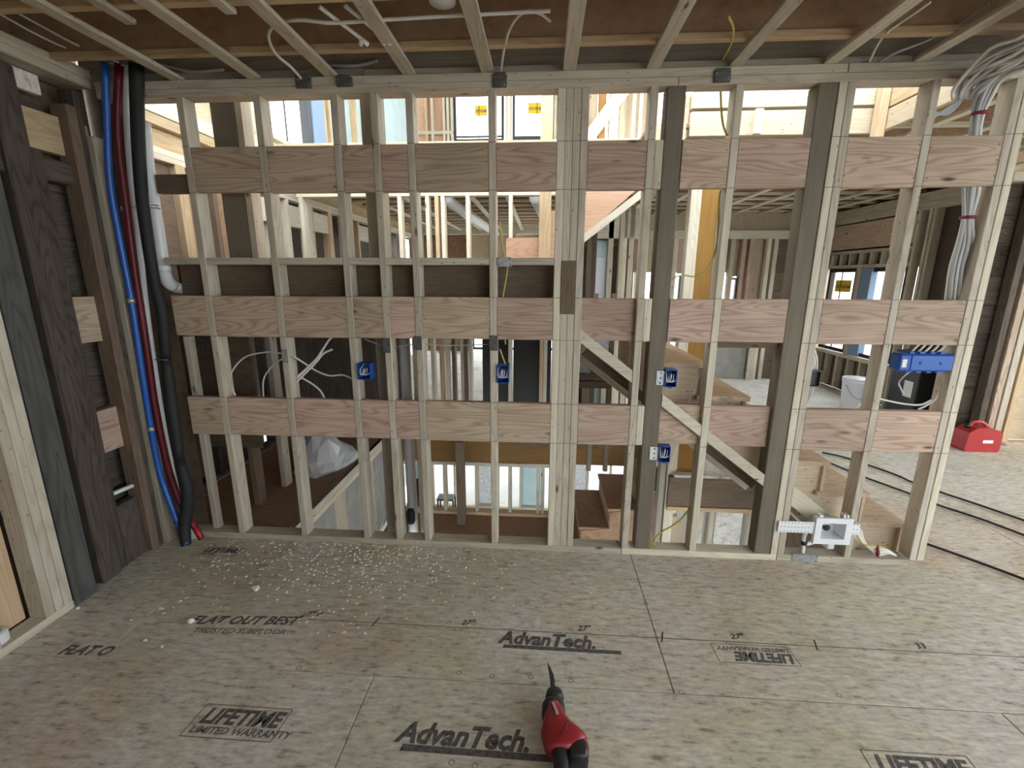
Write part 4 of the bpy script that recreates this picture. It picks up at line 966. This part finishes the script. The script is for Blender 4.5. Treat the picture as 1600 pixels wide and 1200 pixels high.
for k, (xa, xb, za, zb, lb) in enumerate(((-1.236, -1.156, 2.517, 2.566, 'dark steel plate on the top plate, leftmost of four'), (-1.032, -0.948, 2.519, 2.560, 'dark steel plate on the top plate, second from the left'),
        (-0.258, -0.190, 2.500, 2.555, 'dark steel plate on the top plate above the central studs'), (0.780, 0.856, 2.500, 2.548, 'dark steel plate on the top plate above the brown post'))):
    b = empty('junction_plate', ((xa + xb) / 2, -0.01, za), lb, 'metal plate', 'dark plates on the top plate')
    B('plate', xa, xb, -0.012, -0.0005, za, zb, STEELDK, b, 0.004)
    lathe('screw', [(0.004, -0.0001), (0.003, -0.002)], (xa + 0.012, -0.012, zb - 0.01), GALV, b, 8, 'y')
    lathe('screw', [(0.004, -0.0001), (0.003, -0.002)], (xb - 0.012, -0.012, za + 0.01), GALV, b, 8, 'y')
    B('lip', xa + 0.005, xb - 0.005, -0.02, -0.008, zb - 0.004, zb + 0.008, STEELDK, b, 0.002)

# ---------------- white recessed wall box with brackets
b = empty('wall_box', (1.667, -0.02, 0.13), 'white recessed plumbing wall box with side brackets', 'wall box')
fo = [(1.567, 0.132), (1.767, 0.132), (1.767, 0.293), (1.567, 0.293)]; fi = [(1.602, 0.165), (1.732, 0.165), (1.732, 0.262), (1.602, 0.262)]
V = [(x, -0.022, z) for x, z in fo] + [(x, -0.022, z) for x, z in fi] + [(x, -0.010, z) for x, z in fo] + [(x, 0.07, z) for x, z in fi]
F = []
for k in range(4):
    n = (k + 1) % 4; F += [(k, n, 4 + n, 4 + k), (k, n, 8 + n, 8 + k), (4 + k, 4 + n, 12 + n, 12 + k)]
F.append((12, 13, 14, 15))
mesh_obj('box_body', V, F, WHITEPL, b)
lb_ = B('bracket', 1.368, 1.568, -0.013, -0.010, 0.192, 0.262, WHITEPL, b, 0.001)
rb_ = B('bracket', 1.766, 1.812, -0.013, -0.010, 0.192, 0.258, WHITEPL, b, 0.001)
for par, xs in ((lb_, [1.385 + k * 0.019 for k in range(9)]), (rb_, [1.778, 1.798])):
    for x in xs:
        for z in (0.201, 0.227, 0.254): lathe('hole', [(0.003, 0), (0.003, -0.0008)], (x, -0.0131, z), STEELDK, par, 6, 'y')
lathe('valve', [(0.012, -0.02), (0.016, -0.01), (0.016, 0.012), (0.01, 0.03)], (1.625, 0.02, 0.225), GALV, b, 12)
lathe('handle', [(0.01, 0), (0.02, 0.004), (0.01, 0.012)], (1.64, -0.008, 0.225), BLACK, b, 10, 'y')
tube('pipe', [(1.555, 0.03, 0.19), (1.545, 0.03, 0.14), (1.55, 0.03, 0.09), (1.55, 0.03, 0.04)], 0.011, WHITEPL, b, 10)
tube('pipe', [(1.60, 0.03, 0.145), (1.60, 0.03, 0.115), (1.57, 0.03, 0.10), (1.545, 0.03, 0.10)], 0.012, PVC, b, 10)
lathe('nut', [(0.016, -0.012), (0.018, 0), (0.016, 0.012)], (1.55, 0.03, 0.105), BLACK, b, 10)
B('drain_spud', 1.665, 1.705, 0.0, 0.05, 0.085, 0.133, PVC, b, 0.006)
for x in (1.59, 1.60, 1.72, 1.74): B('clip', x, x + 0.012, -0.006, 0.03, 0.288, 0.303 + 0.006 * (x > 1.7), WHITEPL, b, 0.002)

# ---------------- cables
def cable(pts, r, mat, label, seg=8):
    return tag(tube('cable', pts, r, mat, None, seg, 5), label, 'cable')
cable(WCAB1, 0.0045, WHITECAB, 'white cable arching left from the light plate on the second stud')
cable(WCAB2, 0.0045, WHITECAB, 'short white cable curving down from the light plate on the second stud')
cable(WCAB3, 0.0050, WHITECAB, 'white cable sagging from the second stud to the left blue box')
cable(WCAB4, 0.0065, WHITECAB, 'thick white cable slanting up to the middle plank row')
cable(WCAB5, 0.0060, WHITECAB, 'thick white cable slanting just under its longer twin')
cable(WCAB6, 0.0055, WHITECAB, 'white cable dropping behind the lower planks near the second stud')
cable(YEL1, 0.0040, YELCAB, 'short yellow cable end at the foot of the brown post')
cable(YEL2, 0.0050, YELCAB, 'yellow cable looping up from the bottom plate to the pale stud')
cable(YEL3, 0.0042, YELCAB, 'yellow cable sweeping from the brown post up to the top planks')
cable(YEL4, 0.0050, YELCAB, 'yellow cable hanging from the top plate right of centre')
cable(YEL5, 0.0040, YELCAB, 'yellow cable down past the shiny plate to the middle blue box')
cable(Y7, 0.0040, YELCAB, 'short yellow cable entering the middle blue box')
cable(YEL6, 0.0038, GREYCAB, 'thin grey cable slanting down by the pale stud above the diagonal board')
cable(GRNWIRE, 0.0028, GREYCAB, 'thin grey-green wire running between the dark nail plates')
cable(WC10, 0.0048, WHITECAB, 'white cable sagging under the wide blue box')
cable(WC11, 0.0052, WHITECAB, 'white cable curving down the right end stud below the wide blue box')
cable(WC12, 0.0048, WHITECAB, 'white cable running left behind the bottom planks of the right bay')
cable(CEIL1, 0.0065, WHITECAB, 'long white cable looping along the ceiling joist left of centre')
cable(CEIL2, 0.0055, WHITECAB, 'white cable arching over the ceiling above the central studs')
cable(CEIL3, 0.0050, WHITECAB, 'white cable climbing from the right top plate to the ceiling')
cable(CEIL4, 0.0060, GREYCAB, 'grey cable climbing beside the right ceiling strip')
cable(CEIL5, 0.0045, YELCAB, 'yellow cable curling up from the plate above the brown post')
cable(WL1, 0.0045, WHITECAB, 'white cable along the ceiling into the left corner, upper of two')
cable(WL2, 0.0045, WHITECAB, 'white cable along the ceiling into the left corner, lower of two')
cable(CEIL6, 0.0080, GREYCAB, 'grey cable lying on the top plate near the left corner')
cable(CEIL7, 0.0080, GREYCAB, 'grey cable bowed on the top plate left of centre')
cable([(-1.065, 0.12, 1.05), (-1.066, 0.12, 0.583), (-1.066, 0.12, 0.326), (-1.058, 0.12, 0.15), (-1.053, 0.12, -0.15)], 0.005, YELCAB, 'yellow cable dropping behind the third stud')
cable([(-1.043, 0.15, -0.025), (-1.003, 0.15, 0.073), (-0.951, 0.15, 0.233), (-0.945, 0.15, 0.408), (-0.95, 0.15, 0.70)], 0.005, WHITECAB, 'cream cable curling beside the post behind the fourth stud')
for k, x in enumerate((-0.80, -0.70)):
    c = empty('pipe_pair', (x, -0.38, 2.60), 'thin white pipe with a forked end under the ceiling, %s of two' % ('left' if k == 0 else 'right'), 'pipe', 'thin white ceiling pipes')
    tube('pipe', [(x - 0.06, -0.52, 2.600), (x + 0.02, -0.31, 2.585)], 0.008, WHITEPL, c, 8, 1)
    for s in (-1, 1): tube('branch', [(x + 0.02, -0.31, 2.585), (x + 0.02 + s * 0.016, -0.285, 2.575)], 0.010, WHITEPL, c, 8, 1)
d = lathe('downlight', [(0.05, 0), (0.05, 0.10)], (-0.39, -0.52, 2.60), WHITEPL, None, 16)
tag(d, 'white round can between the ceiling joists', 'light fitting')
# bundle tied with red, lower right bay
b = empty('cable_bundle', BUN[0], 'white cables tied in red at the foot of the right bay', 'cables')
for k in range(7):
    q = (k - 3) * 0.011
    tube('cable', [(x + q * 0.6, y + 0.004 * (k % 2), z - q * (0.4 + 0.5 * (i > 2)) + 0.001 * k * i * (i > 3)) for i, (x, y, z) in enumerate(BUN)], 0.0055, WHITECAB if k else YELCAB, b, 6)
tube('cable_tie', [(1.945, 0.012, 0.118), (1.940, -0.004, 0.095), (1.945, -0.004, 0.075), (1.952, 0.006, 0.052)], 0.008, TIE, b, 8)
# heavy bundle at the right end
b = empty('cable_bundle', BIGCAB[-1], 'thick grey cable bundle tied in red, fanning out at the wall right end', 'cables')
random.seed(3)
for k in range(11):
    a = 2 * math.pi * k / 11; rr = 0.034 if k % 2 else 0.02
    pts = []
    for i, (x, y, z) in enumerate(BIGCAB):
        sq = 0.55 if i in (1, 3) else 1.0
        pts.append((x + rr * sq * math.cos(a + 0.15 * i), y + 0.6 * rr * sq * math.sin(a + 0.15 * i), z))
    pts = [(1.62 + 0.05 * k * 0.6 + random.uniform(-0.02, 0.02), -0.75, 2.50 + random.uniform(-0.03, 0.05)), (1.80 + 0.022 * k, -0.38, 2.47 + random.uniform(-0.03, 0.03)), (1.90 + 0.012 * k, -0.09, 2.488 + random.uniform(-0.02, 0.02))] + pts
    tube('cable', pts, 0.0085, GREYCAB if k % 3 else WHITECAB, b, 7)
def tie(c, r):
    lathe('cable_tie', [(r, -0.007), (r + 0.004, 0), (r, 0.007)], c, TIE, b, 14)
tie((BIGCAB[1][0] + 0.002, BIGCAB[1][1], BIGCAB[1][2] + 0.06), 0.032); tie(BIGCAB[3], 0.030)
random.seed(9)
for k in range(16):
    t = k / 15
    tube('cable', [(1.55 + 0.5 * t + random.uniform(-0.04, 0.04), -0.85, 2.535 + random.uniform(-0.05, 0.03)), (1.70 + 0.36 * t, -0.50, 2.50 + random.uniform(-0.05, 0.04)), (1.80 + 0.22 * t, -0.22, 2.50 + random.uniform(-0.04, 0.03)), (1.84 + 0.17 * t, -0.03, 2.475 + random.uniform(-0.02, 0.02)), (1.90 + 0.12 * t, 0.05, 2.43)], 0.0075, GREYCAB if k % 4 else WHITECAB, b, 6)
for k in range(4):
    tube('cable', [(1.95, 0.05, 2.44), (1.90, 0.06, 2.40 - 0.01 * k), (1.82, 0.06, 2.345 + 0.012 * k), (1.80, 0.05, 2.33 + 0.012 * k)], 0.006, GREYCAB, b, 6)
for n, (P_, lb) in enumerate(((CORD1, 'black cord on the right subfloor, farthest of three'), (CORD2, 'black cord on the right subfloor, middle of three'), (CORD3, 'black cord on the right subfloor, nearest of three'))):
    ext = Vector(P_[-1]) + (Vector(P_[-1]) - Vector(P_[-2])) * 4
    tag(tube('floor_cord', P_ + [tuple(ext)], 0.0075, BLACKRUB, None, 8, 4), lb, 'cord', 'black cords on the subfloor')

# ---------------- reciprocating saw on the floor
saw = empty('power_saw', (0.08, -1.2, 0.0), 'red and black cordless saw lying on the subfloor, blade pointing at the wall', 'power saw')
def loft(name, secs, mat, parent, seg=16, pw=2.6):
    """secs: (x, y, z, half width, half height) along -y; rounded-square sections"""
    V, F = [], []
    for x, y, z, a, h in secs:
        for k in range(seg):
            t = 2 * math.pi * k / seg; c, s = math.cos(t), math.sin(t)
            V.append((x + a * math.copysign(abs(c) ** (2 / pw), c), y, z + h * math.copysign(abs(s) ** (2 / pw), s)))
    n = len(secs)
    for i in range(n - 1):
        for k in range(seg): F.append((i * seg + k, i * seg + (k + 1) % seg, (i + 1) * seg + (k + 1) % seg, (i + 1) * seg + k))
    F += [tuple(range(seg)), tuple((n - 1) * seg + k for k in range(seg))]
    return mesh_obj(name, V, F, mat, parent, True)
prism('blade', [(0.046, -0.868), (0.060, -0.895), (0.072, -0.93), (0.079, -1.02), (0.060, -1.02), (0.056, -0.95)], 2, 0.047, 0.0485, BLADE, saw)
loft('shoe', [(0.074, -1.00, 0.048, 0.014, 0.02), (0.073, -1.012, 0.048, 0.03, 0.03), (0.073, -1.035, 0.046, 0.036, 0.034), (0.071, -1.047, 0.046, 0.032, 0.03)], BLACKRUB, saw)
loft('collar', [(0.07, -1.045, 0.048, 0.022, 0.024), (0.069, -1.055, 0.048, 0.034, 0.034), (0.068, -1.075, 0.048, 0.043, 0.042), (0.068, -1.105, 0.048, 0.044, 0.044), (0.068, -1.118, 0.048, 0.038, 0.04)], BLACKRUB, saw)
loft('housing', [(0.070, -1.075, 0.056, 0.020, 0.034), (0.070, -1.09, 0.056, 0.028, 0.042), (0.072, -1.13, 0.055, 0.040, 0.046), (0.082, -1.155, 0.054, 0.056, 0.046), (0.098, -1.18, 0.052, 0.078, 0.044), (0.104, -1.20, 0.050, 0.080, 0.042), (0.098, -1.225, 0.050, 0.066, 0.04), (0.085, -1.245, 0.050, 0.042, 0.036)], REDTOOL, saw)
loft('grip', [(0.085, -1.215, 0.046, 0.036, 0.038), (0.088, -1.26, 0.044, 0.026, 0.034), (0.090, -1.33, 0.042, 0.024, 0.032), (0.092, -1.40, 0.042, 0.027, 0.034), (0.094, -1.43, 0.042, 0.024, 0.03)], BLACKRUB, saw)
loft('battery', [(0.146, -1.205, 0.045, 0.026, 0.034), (0.148, -1.225, 0.045, 0.034, 0.04), (0.146, -1.262, 0.045, 0.034, 0.04), (0.144, -1.272, 0.045, 0.026, 0.034)], BLACK, saw, pw=4)
beam('painted_highlight', (0.064, -1.095, 0.0985), (0.080, -1.145, 0.1005), 0.010, 0.002, plain('pale_highlight', (0.55, 0.35, 0.36), 0.4), saw, side=(0, 0, 1))  # pale strip painting a highlight on the housing
beam('slot', (0.058, -1.10, 0.0985), (0.070, -1.145, 0.1005), 0.005, 0.0025, BLACK, saw, side=(0, 0, 1))
beam('slot', (0.115, -1.165, 0.096), (0.104, -1.195, 0.094), 0.004, 0.003, BLACK, saw, side=(0, 0, 1))
lathe('screw', [(0.005, 0), (0.004, 0.002)], (0.090, -1.205, 0.0915), BLACK, saw, 8)
tube('trim_stripe', [(0.172, -1.19, 0.055), (0.181, -1.215, 0.05), (0.178, -1.24, 0.05)], 0.004, REDTOOL, saw, 6)

# ---------------- loose things on the floor
random.seed(21)
V, F = [], []
for k in range(620):
    x = random.gauss(-1.12, 0.42); y = -abs(random.gauss(0.0, 0.26)) - 0.012
    if k > 470: x = random.uniform(-2.1, 0.4); y = random.uniform(-0.75, -0.02)
    if x < -2.05: continue
    L = random.uniform(0.0025, 0.009); w = L * random.uniform(0.25, 0.7); a = random.uniform(0, math.pi); h = random.uniform(0.0008, 0.003)
    c, s = math.cos(a), math.sin(a); n = len(V)
    for z, lift in ((0.0003, 0), (h, 1)):
        for sx, sy in ((-1, -1), (1, -1), (1, 1), (-1, 1)):
            q = 0.7 if lift else 1.0
            V.append((x + c * L * sx * q - s * w * sy * q, y + s * L * sx * q + c * w * sy * q, z + (0.002 * (sx > 0) if lift else 0)))
    F += [(n, n + 1, n + 2, n + 3), (n + 4, n + 5, n + 6, n + 7)] + [(n + i, n + (i + 1) % 4, n + 4 + (i + 1) % 4, n + 4 + i) for i in range(4)]
ch = mesh_obj('wood_chips', V, F, CHIP)
tag(ch, 'pale sawdust chips strewn along the foot of the stud wall', 'wood chips', kind='stuff')
def lump(name, loc, r, mat, label, cat, seed, group=None, sub=3, am=0.25):
    random.seed(seed)
    bm = bmesh.new(); bmesh.ops.create_icosphere(bm, subdivisions=sub, radius=1.0)
    ph = [random.uniform(0, 6) for _ in range(6)]
    for v in bm.verts:
        d = 1 + am * math.sin(3 * v.co.x + ph[0]) * math.sin(4 * v.co.y + ph[1]) + am * 0.6 * math.sin(7 * v.co.z + ph[2] + 3 * v.co.x)
        v.co = Vector((v.co.x * r[0] * d, v.co.y * r[1] * d, max(v.co.z * r[2] * d, -r[2] * 0.85)))
    me = bpy.data.meshes.new(name); bm.to_mesh(me); bm.free(); me.materials.append(mat)
    for p in me.polygons: p.use_smooth = True
    o = bpy.data.objects.new(name, me); link(o, Matrix.Translation((loc[0], loc[1], loc[2] + r[2] * 0.85)), None)
    return tag(o, label, cat, group)
lump('foam_crumb', (-1.481, -0.458, 0), (0.018, 0.012, 0.011), CRUMB, 'white crumb on the floor below the second stud', 'crumb', 1)
lump('foam_crumb', (-1.645, -0.709, 0), (0.016, 0.011, 0.012), CRUMB, 'white crumb lying on the first letter of the slanted floor print', 'crumb', 2)
lump('foam_crumb', (-2.27, -0.66, 0), (0.008, 0.008, 0.007), CRUMB, 'tiny pale crumb at the foot of the triple stud', 'crumb', 3)
lump('foam_crumb', (-1.868, -0.629, 0), (0.008, 0.006, 0.005), CHIP, 'small tan crumb left of the slanted floor print', 'crumb', 4)
lump('foam_crumb', (-1.767, -0.828, 0), (0.009, 0.006, 0.005), CRUMB, 'small white crumb between the two slanted floor prints', 'crumb', 5)
lump('foam_crumb', (-1.662, -0.858, 0), (0.007, 0.006, 0.005), CHIP, 'small tan crumb just below the slanted floor print', 'crumb', 6)
V = []
tr = empty('tape_roll', (-2.368, -0.93, 0.038), 'white tape roll on the left bottom plate at the picture edge', 'tape roll')
lathe('tape', [(0.030, 0), (0.047, 0), (0.048, 0.003), (0.048, 0.045), (0.047, 0.048), (0.030, 0.048)], (-2.372, -0.925, 0.039), WHITEPL, tr, 24)
lathe('core', [(0.029, 0.001), (0.029, 0.0485)], (-2.372, -0.925, 0.039), GREYCAB, tr, 24)

# ---------------- things in the stairwell and rooms beyond
random.seed(5)
bm = bmesh.new(); bmesh.ops.create_icosphere(bm, subdivisions=3, radius=1.0)
for v in bm.verts:
    c = v.co + Vector((random.uniform(-.07, .07), random.uniform(-.07, .07), random.uniform(-.07, .07)))
    tent = 1.0 - 0.75 * min(1.3, math.hypot(c.x + 0.25, c.y + 0.2))
    z = max(0.0, c.z) * (0.07 + 0.32 * max(0, tent) ** 1.3) + 0.016 * math.sin(9 * c.x + 4 * c.y) * max(0, c.z) + 0.014 * math.sin(14 * c.y - 8 * c.x) * max(0, c.z) + 0.008 * math.sin(21 * c.x + 11 * c.y) * max(0, c.z)
    v.co = Vector((c.x * 0.24 * (1 + 0.08 * math.sin(5 * c.y)), c.y * 0.36 * (1 + 0.06 * math.sin(6 * c.x)), z))
me = bpy.data.meshes.new('plastic_bag'); bm.to_mesh(me); bm.free(); me.materials.append(BAGM)
bag = bpy.data.objects.new('plastic_bag', me); link(bag, Matrix.Translation((-1.90, 1.25, 0.001)), None)
tag(bag, 'crumpled white plastic bag on the floor under the landing', 'plastic bag')
bk = empty('bucket', (3.96, 3.40, 0), 'white plastic bucket standing on the far right floor', 'bucket')
lathe('bucket_body', [(0.125, 0), (0.13, 0.01), (0.148, 0.34), (0.155, 0.345), (0.155, 0.385), (0.148, 0.39)], (3.96, 3.40, 0), WHITEPL, bk, 24)
lathe('lid', [(0.158, 0.375), (0.158, 0.398), (0.14, 0.40)], (3.96, 3.40, 0), WHITEPL, bk, 24)
tube('handle', [(3.81, 3.36, 0.32), (3.84, 3.26, 0.20), (3.93, 3.235, 0.16), (4.03, 3.25, 0.2), (4.10, 3.34, 0.32)], 0.005, GREYCAB, bk, 6)
gc = empty('gas_can', (4.20, 2.02, 0), 'red plastic fuel can beside the brown studs on the right', 'fuel can')
prism('can_body', [(4.06, 0.0), (4.35, 0.0), (4.365, 0.02), (4.365, 0.17), (4.33, 0.215), (4.24, 0.235), (4.13, 0.235), (4.065, 0.19), (4.05, 0.02)], 1, 1.92, 2.08, REDBRIGHT, gc)
tube('handle', [(4.12, 2.0, 0.225), (4.14, 2.0, 0.27), (4.22, 2.0, 0.275), (4.30, 2.0, 0.215)], 0.016, REDBRIGHT, gc, 10)
lathe('cap', [(0.03, 0), (0.03, 0.03), (0.02, 0.035)], (4.10, 2.0, 0.222), BLACK, gc, 12)
B('emblem', 4.20, 4.29, 1.918, 1.92, 0.09, 0.12, PAPER, gc, 0)
ec = empty('equipment_case', (4.2, 2.85, 0), 'tall black case with a white label behind the right bay', 'case')
B('case_body', 4.10, 4.33, 2.66, 3.05, 0.0, 0.82, BLACK, ec, 0.01)
B('paper_label', 4.096, 4.10, 2.72, 2.84, 0.32, 0.50, PAPER, ec, 0)
B('latch', 4.092, 4.10, 2.95, 2.98, 0.55, 0.62, STEELDK, ec, 0.002)
vc = empty('shop_vacuum', (-1.72, 3.5, -2.42), 'black shop vacuum in the bright basement', 'vacuum')
lathe('tank', [(0.16, 0), (0.19, 0.03), (0.19, 0.62), (0.17, 0.7)], (-1.72, 3.5, -2.42), BLACK, vc, 16)
lathe('head', [(0.18, 0.7), (0.18, 0.82), (0.12, 0.98), (0.06, 1.18), (0.03, 1.22)], (-1.72, 3.5, -2.42), BLACK, vc, 16)
sl = empty('step_stool', (-1.34, 3.5, -2.42), 'small black folding stool in the bright basement', 'stool')
B('seat', -1.46, -1.22, 3.42, 3.60, -1.50, -1.475, BLACK, sl, 0.004)
for x in (-1.455, -1.235):
    for y in (3.43, 3.585): B('leg', x, x + 0.02, y, y + 0.02, -2.42, -1.50, BLACK, sl, 0.002)
B('rung', -1.455, -1.215, 3.43, 3.445, -1.66, -1.64, BLACK, sl, 0.002)
